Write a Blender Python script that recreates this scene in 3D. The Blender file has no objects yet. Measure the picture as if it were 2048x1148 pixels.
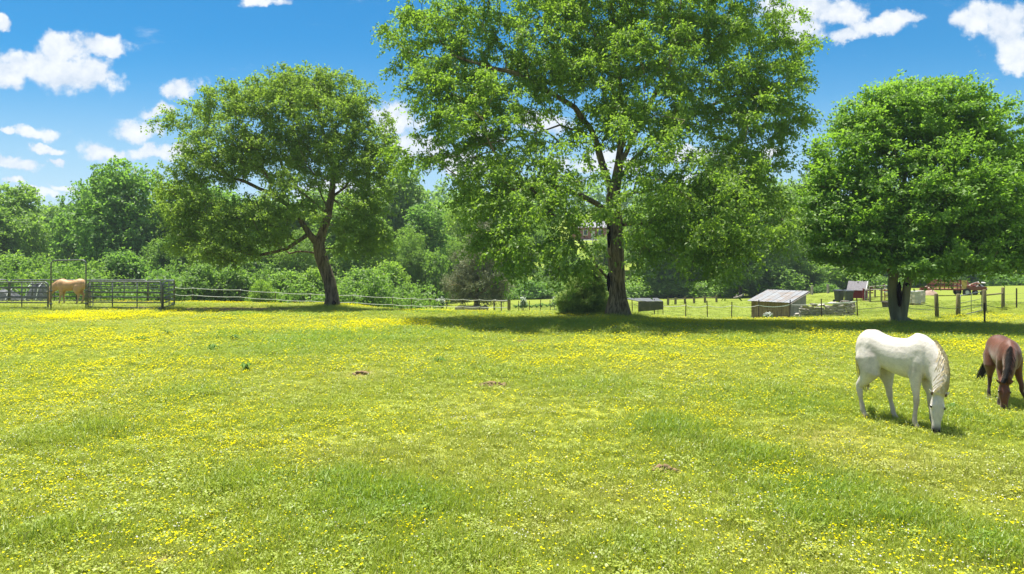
import bpy, bmesh, math, random
import numpy as np
from mathutils import Vector, Matrix, Quaternion

# ------------------------------------------------------------------ camera, sky, sun, exposure
SC = bpy.context.scene
COL = SC.collection
R = math.radians
F, HZ, CAMH = 1360.0, 520.0, 2.7          # focal length and horizon of the photograph (2048 px wide), eye height in metres

cam_data = bpy.data.cameras.new('camera')
cam = bpy.data.objects.new('camera', cam_data); COL.objects.link(cam)
cam.location = (0, 0, CAMH); cam.rotation_euler = (R(90), 0, 0)
cam_data.sensor_width = 36.0; cam_data.lens = 36.0 * F / 2048.0
cam_data.shift_y = -(574.0 - HZ) / 2048.0
cam_data.clip_start = 0.1; cam_data.clip_end = 9000
SC.camera = cam

SUN_DIR = Vector((-0.13, 0.20, 0.97)).normalized()     # towards the sun: high, in front of the camera, a little left
SUN_EL = math.asin(SUN_DIR.z); SUN_AZ = math.atan2(SUN_DIR.x, SUN_DIR.y)
sun_data = bpy.data.lights.new('sun', 'SUN'); sun = bpy.data.objects.new('sun', sun_data); COL.objects.link(sun)
sun.rotation_euler = (-SUN_DIR).to_track_quat('-Z', 'Y').to_euler()
sun.location = (0, 0, 60)
sun_data.energy = 3.9; sun_data.angle = R(0.55); sun_data.color = (1.0, 0.95, 0.86)

SC.view_settings.view_transform = 'Standard'; SC.view_settings.look = 'None'
SC.view_settings.exposure = 1.47; SC.view_settings.gamma = 1.0
SC.view_settings.use_curve_mapping = False
SC.cycles.max_bounces = 8; SC.cycles.diffuse_bounces = 4; SC.cycles.glossy_bounces = 2
SC.cycles.transmission_bounces = 5; SC.cycles.transparent_max_bounces = 6
SC.cycles.use_denoising = True; SC.cycles.denoiser = 'OPENIMAGEDENOISE'; SC.cycles.denoising_input_passes = 'RGB_ALBEDO_NORMAL'
SC.cycles.sample_clamp_indirect = 6.0
SC.cycles.caustics_reflective = False; SC.cycles.caustics_refractive = False
SC.render.use_persistent_data = False

class NT:
    """small helper round a node tree"""
    def __init__(s, tree): s.t = tree; s.n = tree.nodes; s.l = tree.links
    def add(s, typ, ins=None, **props):
        nd = s.n.new(typ)
        for k, v in props.items(): setattr(nd, k, v)
        if ins:
            for k, v in ins.items():
                sock = nd.inputs[k]
                if isinstance(v, bpy.types.NodeSocket): s.l.new(v, sock)
                else: sock.default_value = v
        return nd
    def math(s, op, a, b=None, c=None, clamp=False):
        nd = s.n.new('ShaderNodeMath'); nd.operation = op; nd.use_clamp = clamp
        for i, v in enumerate((a, b, c)):
            if v is None: continue
            if isinstance(v, bpy.types.NodeSocket): s.l.new(v, nd.inputs[i])
            else: nd.inputs[i].default_value = v
        return nd.outputs[0]
    def vmath(s, op, a, b=None, out=0):
        nd = s.n.new('ShaderNodeVectorMath'); nd.operation = op
        for i, v in enumerate((a, b)):
            if v is None: continue
            if isinstance(v, bpy.types.NodeSocket): s.l.new(v, nd.inputs[i])
            else: nd.inputs[i].default_value = v
        return nd.outputs[out]
    def noise(s, vec, scale, detail=3.0, rough=0.55, out='Fac', dist=0.0):
        nd = s.n.new('ShaderNodeTexNoise'); nd.inputs['Scale'].default_value = scale
        nd.inputs['Detail'].default_value = detail; nd.inputs['Roughness'].default_value = rough
        nd.inputs['Distortion'].default_value = dist
        if vec is not None: s.l.new(vec, nd.inputs['Vector'])
        return nd.outputs[out]
    def ramp(s, fac, stops):
        nd = s.n.new('ShaderNodeValToRGB'); cr = nd.color_ramp
        while len(cr.elements) < len(stops): cr.elements.new(0.5)
        for e, (p, c) in zip(cr.elements, stops):
            e.position = p; e.color = c if len(c) == 4 else (*c, 1)
        s.l.new(fac, nd.inputs[0]); return nd.outputs[0]
    def mix(s, fac, a, b, mode='MIX'):
        nd = s.n.new('ShaderNodeMix'); nd.data_type = 'RGBA'; nd.blend_type = mode
        for sock, v in ((nd.inputs[0], fac), (nd.inputs[6], a), (nd.inputs[7], b)):
            if isinstance(v, bpy.types.NodeSocket): s.l.new(v, sock)
            else: sock.default_value = v if not isinstance(v, tuple) or len(v) == 4 else (*v, 1)
        return nd.outputs[2]
    def smooth(s, x, a, b):
        nd = s.n.new('ShaderNodeMapRange'); nd.interpolation_type = 'SMOOTHSTEP'
        s.l.new(x, nd.inputs[0]); nd.inputs[1].default_value = a; nd.inputs[2].default_value = b
        nd.inputs[3].default_value = 0; nd.inputs[4].default_value = 1
        return nd.outputs[0]

# sky with scattered fair-weather cumulus, laid out by direction on the dome
world = bpy.data.worlds.new('World'); SC.world = world; world.use_nodes = True
w = NT(world.node_tree); w.n.clear()
sky = w.add('ShaderNodeTexSky', sky_type='NISHITA', sun_disc=False, sun_elevation=SUN_EL, sun_rotation=SUN_AZ,
            altitude=200.0, air_density=1.0, dust_density=0.7, ozone_density=2.2)
hsv = w.add('ShaderNodeHueSaturation', {'Color': sky.outputs[0], 'Saturation': 1.75, 'Hue': 0.492, 'Value': 0.66})
tc = w.add('ShaderNodeTexCoord')
sep = w.add('ShaderNodeSeparateXYZ', {0: tc.outputs['Generated']})
ay = w.math('MAXIMUM', w.math('ABSOLUTE', sep.outputs[1]), 0.02)
cu = w.math('DIVIDE', sep.outputs[0], ay); cv = w.math('DIVIDE', sep.outputs[2], ay)
uv = w.add('ShaderNodeCombineXYZ', {0: cu, 1: cv, 2: 0.0}).outputs[0]
nz1 = w.noise(uv, 9.0, 4.0, 0.6, 'Color'); nz2 = w.noise(uv, 34.0, 4.0, 0.6, 'Color')
off1 = w.vmath('MULTIPLY', w.vmath('SUBTRACT', nz1, (0.5, 0.5, 0.5)), (0.085, 0.055, 0.0))
off2 = w.vmath('MULTIPLY', w.vmath('SUBTRACT', nz2, (0.5, 0.5, 0.5)), (0.034, 0.03, 0.0))
uvd = w.vmath('ADD', w.vmath('ADD', uv, off1), off2)
CLOUDS = [  # centre and half-size of each cloud bank, in pixels of the photograph
    (65, 135, 80, 45), (150, 150, 80, 40), (130, 95, 60, 32), (205, 85, 55, 24), (15, 150, 60, 38), (0, 45, 30, 18), (185, 140, 45, 26),
    (370, 175, 48, 20), (75, 272, 52, 15), (200, 300, 52, 24), (285, 258, 44, 32), (315, 305, 60, 18), (45, 335, 60, 15),
    (120, 375, 28, 9), (35, 372, 22, 9), (95, 302, 40, 8), (20, 272, 16, 9), (112, 328, 16, 8), (75, 390, 60, 10),
    (520, 5, 48, 14), (320, 215, 50, 14), (790, 235, 60, 40), (830, 300, 70, 30), (920, 330, 80, 30), (960, 270, 50, 20),
    (1610, 20, 120, 26), (1600, 50, 50, 34), (1680, 30, 70, 22), (1750, 55, 75, 22), (1700, 68, 50, 14), (1790, 40, 50, 16),
    (1960, 35, 55, 32), (2020, 55, 60, 44), (2030, 95, 50, 32), (2045, 128, 40, 18), (1530, 315, 60, 16), (1430, 360, 90, 18),
    (1380, 310, 70, 16), (2120, 90, 90, 50), (2400, 160, 160, 60), (-200, 120, 150, 60), (-420, 260, 150, 40), (1200, 330, 120, 26), (690, 380, 120, 20),
    (1080, 245, 60, 20), (2600, 340, 200, 40), (-700, 60, 200, 70), (1150, -420, 260, 90), (420, -520, 220, 90), (2100, -380, 240, 90)]
acc = None
for (px, py, rx, ry) in CLOUDS:
    dv = w.vmath('SUBTRACT', uvd, ((px - 1024) / F, (HZ - py) / F, 0.0))
    ln = w.vmath('LENGTH', w.vmath('MULTIPLY', dv, (F / (rx * 1.12), F / (ry * 1.12), 0.0)), None, 1)
    val = w.math('SUBTRACT', 1.0, ln)
    acc = val if acc is None else w.math('SMOOTH_MAX', acc, val, 0.22)
ov_uv = w.add('ShaderNodeCombineXYZ', {0: w.math('DIVIDE', sep.outputs[0], w.math('MAXIMUM', sep.outputs[2], 0.05)), 1: w.math('DIVIDE', sep.outputs[1], w.math('MAXIMUM', sep.outputs[2], 0.05)), 2: 0.0}).outputs[0]
over = w.math('MULTIPLY', w.math('SUBTRACT', w.noise(ov_uv, 1.5, 4.0, 0.55), 0.42), 5.0)      # unseen cumulus overhead and behind, added denser than in view for fill light
over = w.math('SUBTRACT', over, w.math('MULTIPLY', w.math('SUBTRACT', 1.0, w.smooth(sep.outputs[2], 0.38, 0.5)), 9.0))
acc = w.math('MAXIMUM', acc, w.math('MINIMUM', over, 1.0))
fb = w.noise(uv, 26.0, 8.0, 0.6)
fbu = w.noise(w.vmath('ADD', uv, (-0.004, 0.011, 0.0)), 26.0, 4.0, 0.6)
dens = w.math('ADD', acc, w.math('MULTIPLY', w.math('SUBTRACT', fb, 0.5), 1.75))
cmask = w.smooth(dens, -0.02, 0.50)
uvs = w.vmath('ADD', uvd, (0.0, 0.028, 0.0))
fb2 = w.noise(uvs, 15.0, 5.0, 0.6)
shade = w.smooth(w.math('ADD', w.math('ADD', w.math('MULTIPLY', fb2, 0.75), w.math('MULTIPLY', dens, 0.2)), w.math('MULTIPLY', w.math('SUBTRACT', fb, fbu), 0.6)), 0.15, 0.72)
ccol = w.mix(shade, (3.2, 3.65, 4.3), (5.2, 5.25, 5.3))
wisp = w.smooth(w.noise(w.vmath('MULTIPLY', uv, (5.0, 16.0, 1.0)), 1.6, 6.0, 0.65), 0.60, 0.86)
hz = w.math('SUBTRACT', 1.0, w.smooth(cv, 0.02, 0.34))
skyb = w.mix(w.math('MULTIPLY', hz, 0.68), hsv.outputs[0], (2.5, 3.7, 4.7))
skyc = w.mix(w.math('MULTIPLY', wisp, 0.42), skyb, (4.2, 4.6, 5.2))
skyfin = w.mix(w.math('MULTIPLY', cmask, 0.95), skyc, ccol)
bg = w.add('ShaderNodeBackground', {'Color': skyfin, 'Strength': 0.075})
world.cycles.sampling_method = 'NONE'
wo = w.add('ShaderNodeOutputWorld', {'Surface': bg.outputs[0]})

# ------------------------------------------------------------------ helpers
rng = np.random.default_rng(7)
random.seed(7)

def mesh_np(name, verts, faces, attrs=None, smooth=False):
    """verts (N,3); faces (M,k) array or list of tuples; attrs {name: (N,) floats}"""
    me = bpy.data.meshes.new(name)
    verts = np.asarray(verts, dtype=np.float32)
    if isinstance(faces, np.ndarray):
        k = faces.shape[1]; m = faces.shape[0]
        me.vertices.add(len(verts)); me.vertices.foreach_set('co', verts.ravel())
        me.loops.add(m * k); me.loops.foreach_set('vertex_index', faces.astype(np.int32).ravel())
        me.polygons.add(m); me.polygons.foreach_set('loop_start', np.arange(0, m * k, k, dtype=np.int32))
        me.update(calc_edges=True)
    else:
        me.from_pydata([tuple(v) for v in verts], [], [tuple(f) for f in faces]); me.update()
    if smooth: me.polygons.foreach_set('use_smooth', np.ones(len(me.polygons), dtype=bool))
    if attrs:
        for an, av in attrs.items():
            at = me.attributes.new(an, 'FLOAT', 'POINT'); at.data.foreach_set('value', np.asarray(av, dtype=np.float32))
    return me

def obj(name, data, mat=None, parent=None, loc=None, rot=None, scale=None):
    o = bpy.data.objects.new(name, data); COL.objects.link(o)
    if mat is not None and data is not None:
        data.materials.clear()
        for m_ in (mat if isinstance(mat, (list, tuple)) else [mat]): data.materials.append(m_)
    if parent is not None: o.parent = parent
    if loc is not None: o.location = loc
    if rot is not None: o.rotation_euler = rot
    if scale is not None: o.scale = scale
    return o

def tag(o, label, cat, group=None, kind=None):
    o['label'] = label; o['category'] = cat
    if group: o['group'] = group
    if kind: o['kind'] = kind
    return o

def thing(name, label, cat, loc=(0, 0, 0), rotz=0.0, group=None):
    o = bpy.data.objects.new(name, None); COL.objects.link(o)
    o.empty_display_size = 0.2
    o.location = loc; o.rotation_euler = (0, 0, rotz)
    return tag(o, label, cat, group)

def copy_tree(root, loc, rotz, scale, label, group=None):
    r = root.copy(); COL.objects.link(r); r.location = loc; r.rotation_euler = (0, 0, rotz); r.scale = scale
    r['label'] = label
    if group: r['group'] = group
    elif 'group' in r: del r['group']
    for ch in list(root.children):
        c = ch.copy(); COL.objects.link(c); c.parent = r
        for g in ch.children:
            d = g.copy(); COL.objects.link(d); d.parent = c
    return r

class MB:
    """collects simple solids into one mesh"""
    def __init__(s): s.v = []; s.f = []
    def _add(s, vs, fs):
        b = len(s.v); s.v += [tuple(v) for v in vs]; s.f += [tuple(i + b for i in f) for f in fs]; return s
    def box(s, c, size, rot=None):
        hx, hy, hz = size[0] / 2, size[1] / 2, size[2] / 2
        vs = [Vector((x, y, z)) for z in (-hz, hz) for y in (-hy, hy) for x in (-hx, hx)]
        if rot is not None: vs = [rot @ v for v in vs]
        c = Vector(c); vs = [v + c for v in vs]
        return s._add(vs, [(0, 2, 3, 1), (4, 5, 7, 6), (0, 1, 5, 4), (2, 6, 7, 3), (0, 4, 6, 2), (1, 3, 7, 5)])
    def tube(s, pts, r, n=8, cap=True):
        pts = [Vector(p) for p in pts]; rr = r if isinstance(r, (list, tuple)) else [r] * len(pts)
        vs, fs = [], []
        up = None
        for i, p in enumerate(pts):
            t = (pts[min(i + 1, len(pts) - 1)] - pts[max(i - 1, 0)]).normalized()
            if up is None:
                a = Vector((0, 0, 1)) if abs(t.z) < 0.9 else Vector((1, 0, 0))
                up = t.cross(a).normalized()
            up = (up - t * up.dot(t)).normalized(); sd = t.cross(up)
            for k in range(n):
                an = 2 * math.pi * k / n
                vs.append(p + up * (math.cos(an) * rr[i]) + sd * (math.sin(an) * rr[i]))
        for i in range(len(pts) - 1):
            for k in range(n):
                a, b = i * n + k, i * n + (k + 1) % n
                fs.append((a, b, b + n, a + n))
        if cap:
            fs.append(tuple(range(n - 1, -1, -1))); fs.append(tuple(range((len(pts) - 1) * n, len(pts) * n)))
        return s._add(vs, fs)
    def prism(s, poly, z0, z1):
        n = len(poly)
        vs = [(x, y, z0) for x, y in poly] + [(x, y, z1) for x, y in poly]
        fs = [tuple(range(n - 1, -1, -1)), tuple(range(n, 2 * n))] + [(i, (i + 1) % n, (i + 1) % n + n, i + n) for i in range(n)]
        return s._add(vs, fs)
    def raw(s, vs, fs): return s._add(vs, fs)
    def mesh(s, name, smooth=False): 
        me = mesh_np(name, s.v, s.f, smooth=smooth); return me
    def build(s, name, mat, parent=None, smooth=False, **kw):
        return obj(name, s.mesh(name, smooth), mat, parent, **kw)

def bevel(me, width, segs=2):
    bm = bmesh.new(); bm.from_mesh(me)
    bmesh.ops.bevel(bm, geom=list(bm.edges) , offset=width, segments=segs, profile=0.6, affect='EDGES')
    bm.to_mesh(me); bm.free(); return me

# value noise for layout work
_vn = np.random.default_rng(99).random((256, 256))
def vnoise(x, y, scale):
    x = np.asarray(x, float) / scale + 1000.37; y = np.asarray(y, float) / scale + 1000.71
    xi = np.floor(x).astype(int); yi = np.floor(y).astype(int); fx = x - xi; fy = y - yi
    fx = fx * fx * (3 - 2 * fx); fy = fy * fy * (3 - 2 * fy)
    g = lambda a, b: _vn[a % 256, b % 256]
    return (g(xi, yi) * (1 - fx) + g(xi + 1, yi) * fx) * (1 - fy) + (g(xi, yi + 1) * (1 - fx) + g(xi + 1, yi + 1) * fx) * fy
def fbm(x, y, scale, oct=4):
    t = 0; a = 0.5; s = 0
    for k in range(oct):
        t = t + a * vnoise(x + 17.3 * k, y - 9.1 * k, scale / 2 ** k); s += a; a *= 0.5
    return t / s

# ------------------------------------------------------------------ terrain
PXC = [-900, -300, 0, 200, 400, 640, 860, 1000, 1240, 1400, 1550, 1690, 1800, 1920, 2048, 2300, 3000]
DC = [0, 22, 28, 35, 42, 50, 60, 75, 100, 125, 145, 170, 200, 260, 400, 800]
_T = {  # height of the land along each direction (columns) at each distance (rows)
    'L':  [0, 0, 0, 0, 0, -0.35, -0.9, -1.9, -3.2, -3.5, -2.5, -1, 1, 4, 10, 16],
    'L4': [0, 0, 0, 0, 0.0, -0.55, -1.2, -2.1, -3.2, -3.5, -2.5, -1, 1, 4, 10, 16],
    'M6': [0, 0, 0, 0, 0.0, -1.05, -1.7, -2.4, -3.1, -2.5, 0, 3, 6, 10, 18, 22],
    'M8': [0, 0, 0, 0.0, -0.55, -1.4, -1.85, -2.4, -3.0, -1.5, 3, 6, 9, 14, 26, 30],
    'M10': [0, 0, 0, -0.03, -0.75, -1.5, -1.95, -2.35, -2.9, -0.5, 4, 7, 9.2, 16, 30, 34],
    'M12': [0, 0, 0.0, -0.05, -0.9, -1.5, -1.9, -2.25, -2.8, 0, 4.5, 7.2, 9.2, 16, 30, 34],
    'M14': [0, 0, 0, -0.35, -1.05, -1.5, -1.75, -2.05, -2.6, -0.5, 3, 6, 8.5, 15, 30, 34],
    'M15': [0, 0, 0, -0.4, -1.1, -1.4, -1.45, -1.75, -2.3, -1, 2, 5, 8, 15, 30, 34],
    'M17': [0, 0, 0, -0.38, -0.85, -0.9, -0.85, -0.95, -1.6, -1, 2, 5, 8, 15, 30, 34],
    'R18': [0, 0, 0, -0.33, -0.55, -0.65, -0.6, -0.7, -1.3, -0.6, 2, 5, 8, 15, 28, 32],
    'R19': [0, 0, 0, -0.25, -0.4, -0.45, -0.45, -0.55, -1.1, -0.4, 2, 5, 8, 15, 26, 30],
    'R20': [0, 0, 0, -0.05, -0.1, -0.1, -0.2, -0.45, -1.0, -0.4, 2, 5, 8, 15, 24, 28],
}
_cols = ['L', 'L', 'L', 'L', 'L4', 'M6', 'M8', 'M10', 'M12', 'M14', 'M15', 'M17', 'R18', 'R19', 'R20', 'R20', 'R20']
_TAB = np.array([_T[c] for c in _cols]).T      # rows: distance, cols: direction
_UC = (np.array(PXC) - 1024) / F
_DCa = np.array(DC, float)
def _h0(x, y):
    d = np.clip(y, 0, 799); u = np.clip(x / np.maximum(y, 18.0), _UC[0], _UC[-1])
    i = np.clip(np.searchsorted(_DCa, d, 'right') - 1, 0, len(DC) - 2); fd = (d - _DCa[i]) / (_DCa[i + 1] - _DCa[i])
    j = np.clip(np.searchsorted(_UC, u, 'right') - 1, 0, len(PXC) - 2); fu = (u - _UC[j]) / (_UC[j + 1] - _UC[j])
    fu = fu * fu * (3 - 2 * fu)
    return (_TAB[i, j] * (1 - fu) + _TAB[i, j + 1] * fu) * (1 - fd) + (_TAB[i + 1, j] * (1 - fu) + _TAB[i + 1, j + 1] * fu) * fd
def height(x, y):
    x = np.asarray(x, float); y = np.asarray(y, float)
    s = np.clip(y * 0.045, 0.5, 6.0)
    h = 0
    for ox, oy, wt in ((0, 0, 2), (1, 0, 1), (-1, 0, 1), (0, 1, 1), (0, -1, 1), (0.7, 0.7, .7), (-.7, .7, .7), (.7, -.7, .7), (-.7, -.7, .7)):
        h = h + wt * _h0(x + ox * s, y + oy * s)
    h = h / 8.8
    h = h + (fbm(x, y, 6.0, 3) - 0.5) * 0.10 + (vnoise(x, y, 1.3) - 0.5) * 0.035
    return h
def hz_(x, y): return float(height(np.array([x]), np.array([y]))[0])
def gpt(px, d, dz=0.0):
    x = (px - 1024) / F * d
    return Vector((x, d, hz_(x, d) + dz))
def ghit(px, py, dmin=5.0, dmax=130.0):
    """where the ray through a point of the photograph first meets the land"""
    ds = np.arange(dmin, dmax, 0.1); x = (px - 1024) / F * ds
    pz = HZ - (height(x, ds) - CAMH) * F / ds
    k = np.nonzero(pz <= py)[0]
    d = ds[k[0]] if len(k) else dmax
    return gpt(px, float(d))
def ray(px, py, d): return Vector(((px - 1024) / F * d, d, CAMH + (HZ - py) / F * d))

# ground cover layout: ellipses on the ground, in metres, from places seen in the photograph
def blobs(lst, x, y):
    t = np.zeros_like(x, dtype=float)
    for (px, py, rx, ry, s) in lst:
        d = CAMH * F / (py - HZ); cx = (px - 1024) / F * d; rxm = rx * d / F; rym = max(ry * d * d / (CAMH * F), 0.12)
        q = ((x - cx) / rxm) ** 2 + ((y - d) / rym) ** 2
        t = np.maximum(t, s * np.exp(-q * 1.2))
    return t
YEL = [(60, 760, 180, 60, .9), (120, 690, 200, 22, .8), (350, 870, 150, 60, .75), (150, 960, 260, 60, .6), (520, 900, 160, 50, .6), (700, 850, 200, 40, .5), (160, 634, 240, 8, 1.0),
       (330, 628, 80, 6, 1.0), (560, 640, 160, 5, 1), (760, 650, 180, 7, .8), (520, 604, 190, 5, 1.3), (700, 606, 60, 5, 1.2), (900, 620, 160, 5, 1.2),
       (1450, 690, 260, 14, .55), (1750, 690, 240, 16, .75), (1980, 700, 120, 22, .75), (1360, 850, 120, 40, .75), (1560, 930, 160, 40, .7),
       (1760, 1010, 180, 40, .8), (1900, 1070, 200, 40, .6), (2010, 845, 90, 20, 1.0), (1650, 650, 140, 7, 1.1), (1400, 645, 160, 5, 1.1), (1150, 720, 300, 26, .45),
       (700, 980, 120, 30, .6), (860, 1060, 140, 30, .5), (420, 1060, 200, 40, .4), (1120, 940, 220, 40, .3), (1550, 770, 200, 40, .4), (300, 800, 200, 40, .5)]
LUSH = [(600, 690, 170, 30, .9), (820, 670, 200, 26, .8), (780, 1010, 170, 50, 1.0), (690, 960, 80, 30, .7), (1350, 860, 110, 40, .9), (1500, 920, 120, 40, .9),
        (1640, 985, 150, 40, 1.0), (1800, 1040, 150, 40, .9), (1980, 1090, 110, 40, .9), (1640, 1040, 110, 26, .9), (1580, 820, 130, 20, .6), (1960, 850, 100, 30, .8),
        (470, 672, 70, 12, .9), (380, 790, 110, 30, .5), (900, 1100, 160, 40, .6), (500, 960, 130, 30, .5), (1000, 745, 240, 20, .4), (120, 1080, 160, 40, .6),
        (1150, 650, 400, 16, .7), (1850, 660, 260, 12, .8), (800, 625, 260, 8, .6), (1250, 1100, 160, 30, .6), (180, 870, 130, 30, .5)]
DRY = [(1800, 920, 260, 60, .9), (1950, 980, 200, 60, .7), (1700, 870, 120, 24, .6), (1100, 1060, 160, 40, .6), (900, 900, 260, 50, .55), (1000, 820, 200, 40, .4), (730, 750, 60, 14, .9), (1200, 990, 200, 40, .5), (960, 960, 120, 26, .5),
       (1330, 745, 200, 26, .35), (560, 775, 140, 22, .4), (1450, 1100, 160, 40, .4), (300, 1110, 140, 30, .4)]
DIRT = [(470, 619, 170, 6, 1.2), (380, 620, 60, 7, 1.1), (250, 617, 130, 5, 1.2), (60, 618, 150, 5, 1.2), (988, 771, 30, 7, 1.3), (725, 748, 30, 8, 1.0), (1325, 938, 34, 8, 1.0), (1215, 1108, 34, 10, .9), (1180, 1108, 18, 8, .4),
        (390, 1085, 28, 8, .8), (325, 1122, 32, 9, .9), (1230, 1010, 26, 8, .35), (255, 712, 18, 4, .7), (1360, 1128, 40, 9, .4), (560, 715, 18, 4, .5), (1840, 935, 40, 7, .8), (1760, 960, 50, 6, .75), (700, 975, 20, 5, .4), (1540, 870, 30, 7, .4), (930, 935, 40, 6, .45)]
def cover(x, y):
    n1 = fbm(x, y, 5.0, 4); n2 = fbm(x + 50, y - 20, 1.6, 4); n3 = fbm(x - 31, y + 77, 3.1, 4)
    yel = blobs(YEL, x, y) * (0.35 + 1.3 * n2); yel = yel + np.clip(n1 - 0.52, 0, 1) * 1.2
    lush = blobs(LUSH, x, y) * (0.3 + 1.3 * n2) + np.clip(n3 - 0.55, 0, 1) * 2.0
    dry = blobs(DRY, x, y) * (0.25 + 0.9 * n3) + np.clip(n1 - 0.5, 0, 1) * 0.5 + np.clip(n2 - 0.58, 0, 1) * 0.8
    dirt = blobs(DIRT, x, y) * (0.25 + 1.5 * n2)
    dirt = np.where(dirt > 0.36, np.clip((dirt - 0.36) * 3.0, 0, 1), 0) + np.clip(fbm(x + 5, y + 3, 1.1, 3) - 0.71, 0, 1) * 3.0
    fence_y = np.clip((y - 44) / 6, 0, 1) * np.clip((y - 44) / 6, 0, 1)
    lawn = np.clip((y - 39) / 5, 0, 1) * (x > -2) * (1 - 0.45 * np.clip((y - 100) / 20, 0, 1))          # mown pasture beyond the wire fence
    lush = lush + 1.6 * np.clip((y - 105) / 20, 0, 1) * (y > 105)
    return np.clip(yel * (1 - lawn * 0.9), 0, 1.3), np.clip(lush * (1 - 0.7 * lawn), 0, 1), np.clip(dry * (1 - 0.8 * lawn), 0, 1), np.clip(dirt, 0, 1), lawn
# ------------------------------------------------------------------ materials
def new_mat(name):
    m = bpy.data.materials.new(name); m.use_nodes = True
    t = NT(m.node_tree); t.n.clear()
    out = t.add('ShaderNodeOutputMaterial')
    return m, t, out

def plain(name, col, rough=0.7, var=0.25, scale=6.0, metal=0.0, bump=0.3, col2=None, stretch=(1, 1, 1), spec=0.3, detail=4.0):
    """painted, wooden or metal surface with mottling, a second colour in patches and fine relief"""
    m, t, out = new_mat(name)
    tc = t.add('ShaderNodeTexCoord'); vec = t.vmath('MULTIPLY', tc.outputs['Object'], stretch)
    oi = t.add('ShaderNodeObjectInfo')
    vec = t.vmath('ADD', vec, t.vmath('MULTIPLY', oi.outputs['Location'], (0.37, 0.61, 0.23)))
    n1 = t.noise(vec, scale, detail, 0.6); n2 = t.noise(vec, scale * 5, 3, 0.6)
    c2 = col2 if col2 else tuple(c * 0.55 for c in col)
    c = t.mix(t.smooth(n1, 0.42, 0.68), col, c2)
    v = t.math('ADD', 1.0 - var * 0.5, t.math('MULTIPLY', n2, var))
    v = t.math('MULTIPLY', v, t.math('ADD', 0.9, t.math('MULTIPLY', oi.outputs['Random'], 0.2)))
    c = t.vmath('SCALE', c); nd = t.n[-1]; t.l.new(v, nd.inputs['Scale'])
    b = t.add('ShaderNodeBump', {'Height': n2, 'Strength': bump, 'Distance': 0.02})
    p = t.add('ShaderNodeBsdfPrincipled', {'Base Color': c, 'Roughness': rough, 'Metallic': metal, 'Normal': b.outputs[0], 'Specular IOR Level': spec})
    t.l.new(p.outputs[0], out.inputs[0]); return m

def leaf_mat(name, a, b, c, trans=0.45, rough=0.45, gloss=0.06, use_color=False):
    """leaf colours a..b by the leaf's own tint, light shining through with colour c"""
    m, t, out = new_mat(name)
    at = t.add('ShaderNodeAttribute', attribute_name='tint')
    col = t.ramp(at.outputs['Fac'], [(0.0, a), (0.55, tuple((x + y) / 2 for x, y in zip(a, b))), (1.0, b)])
    tr = t.mix(0.7, col, c)
    if use_color:
        oi = t.add('ShaderNodeObjectInfo')
        col = t.mix(1.0, col, oi.outputs['Color'], 'MULTIPLY'); tr = t.mix(1.0, tr, oi.outputs['Color'], 'MULTIPLY')
    d = t.add('ShaderNodeBsdfDiffuse', {'Color': col}); tl = t.add('ShaderNodeBsdfTranslucent', {'Color': tr})
    mx = t.add('ShaderNodeMixShader', {0: trans, 1: d.outputs[0], 2: tl.outputs[0]})
    g = t.add('ShaderNodeBsdfGlossy', {'Color': (1, 1, 1, 1), 'Roughness': rough})
    m2 = t.add('ShaderNodeMixShader', {0: gloss, 1: mx.outputs[0], 2: g.outputs[0]})
    t.l.new(m2.outputs[0], out.inputs[0]); return m

def bark_mat(name, a, b, moss, scale=1.0, bump=0.9):
    m, t, out = new_mat(name)
    tc = t.add('ShaderNodeTexCoord'); P = tc.outputs['Object']
    v = t.vmath('MULTIPLY', P, (9.0 * scale, 9.0 * scale, 1.6 * scale))
    rid = t.noise(v, 1.0, 5, 0.65, dist=0.6); big = t.noise(P, 0.9, 3, 0.5)
    col = t.mix(t.smooth(rid, 0.36, 0.62), a, b)
    col = t.mix(t.math('MULTIPLY', t.smooth(big, 0.5, 0.72), 0.55), col, moss)
    bp = t.add('ShaderNodeBump', {'Height': rid, 'Strength': bump, 'Distance': 0.06})
    p = t.add('ShaderNodeBsdfPrincipled', {'Base Color': col, 'Roughness': 0.9, 'Normal': bp.outputs[0], 'Specular IOR Level': 0.1})
    t.l.new(p.outputs[0], out.inputs[0]); return m

C_GRASS = (0.375, 0.45, 0.06); C_LUSH = (0.22, 0.36, 0.03); C_DRY = (0.47, 0.43, 0.14); C_DIRT = (0.20, 0.125, 0.075); C_LAWN = (0.19, 0.275, 0.026)
C_YEL = (0.52, 0.43, 0.012)

def grass_colour(t, lush, dry, dirt, lawn, yel, vary):
    c = t.mix(vary, tuple(v * 0.78 for v in C_GRASS), tuple(v * 1.15 for v in C_GRASS))
    c = t.mix(lawn, c, C_LAWN)
    c = t.mix(t.math('MULTIPLY', dry, 0.8), c, C_DRY)
    c = t.mix(lush, c, C_LUSH)
    return c

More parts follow.
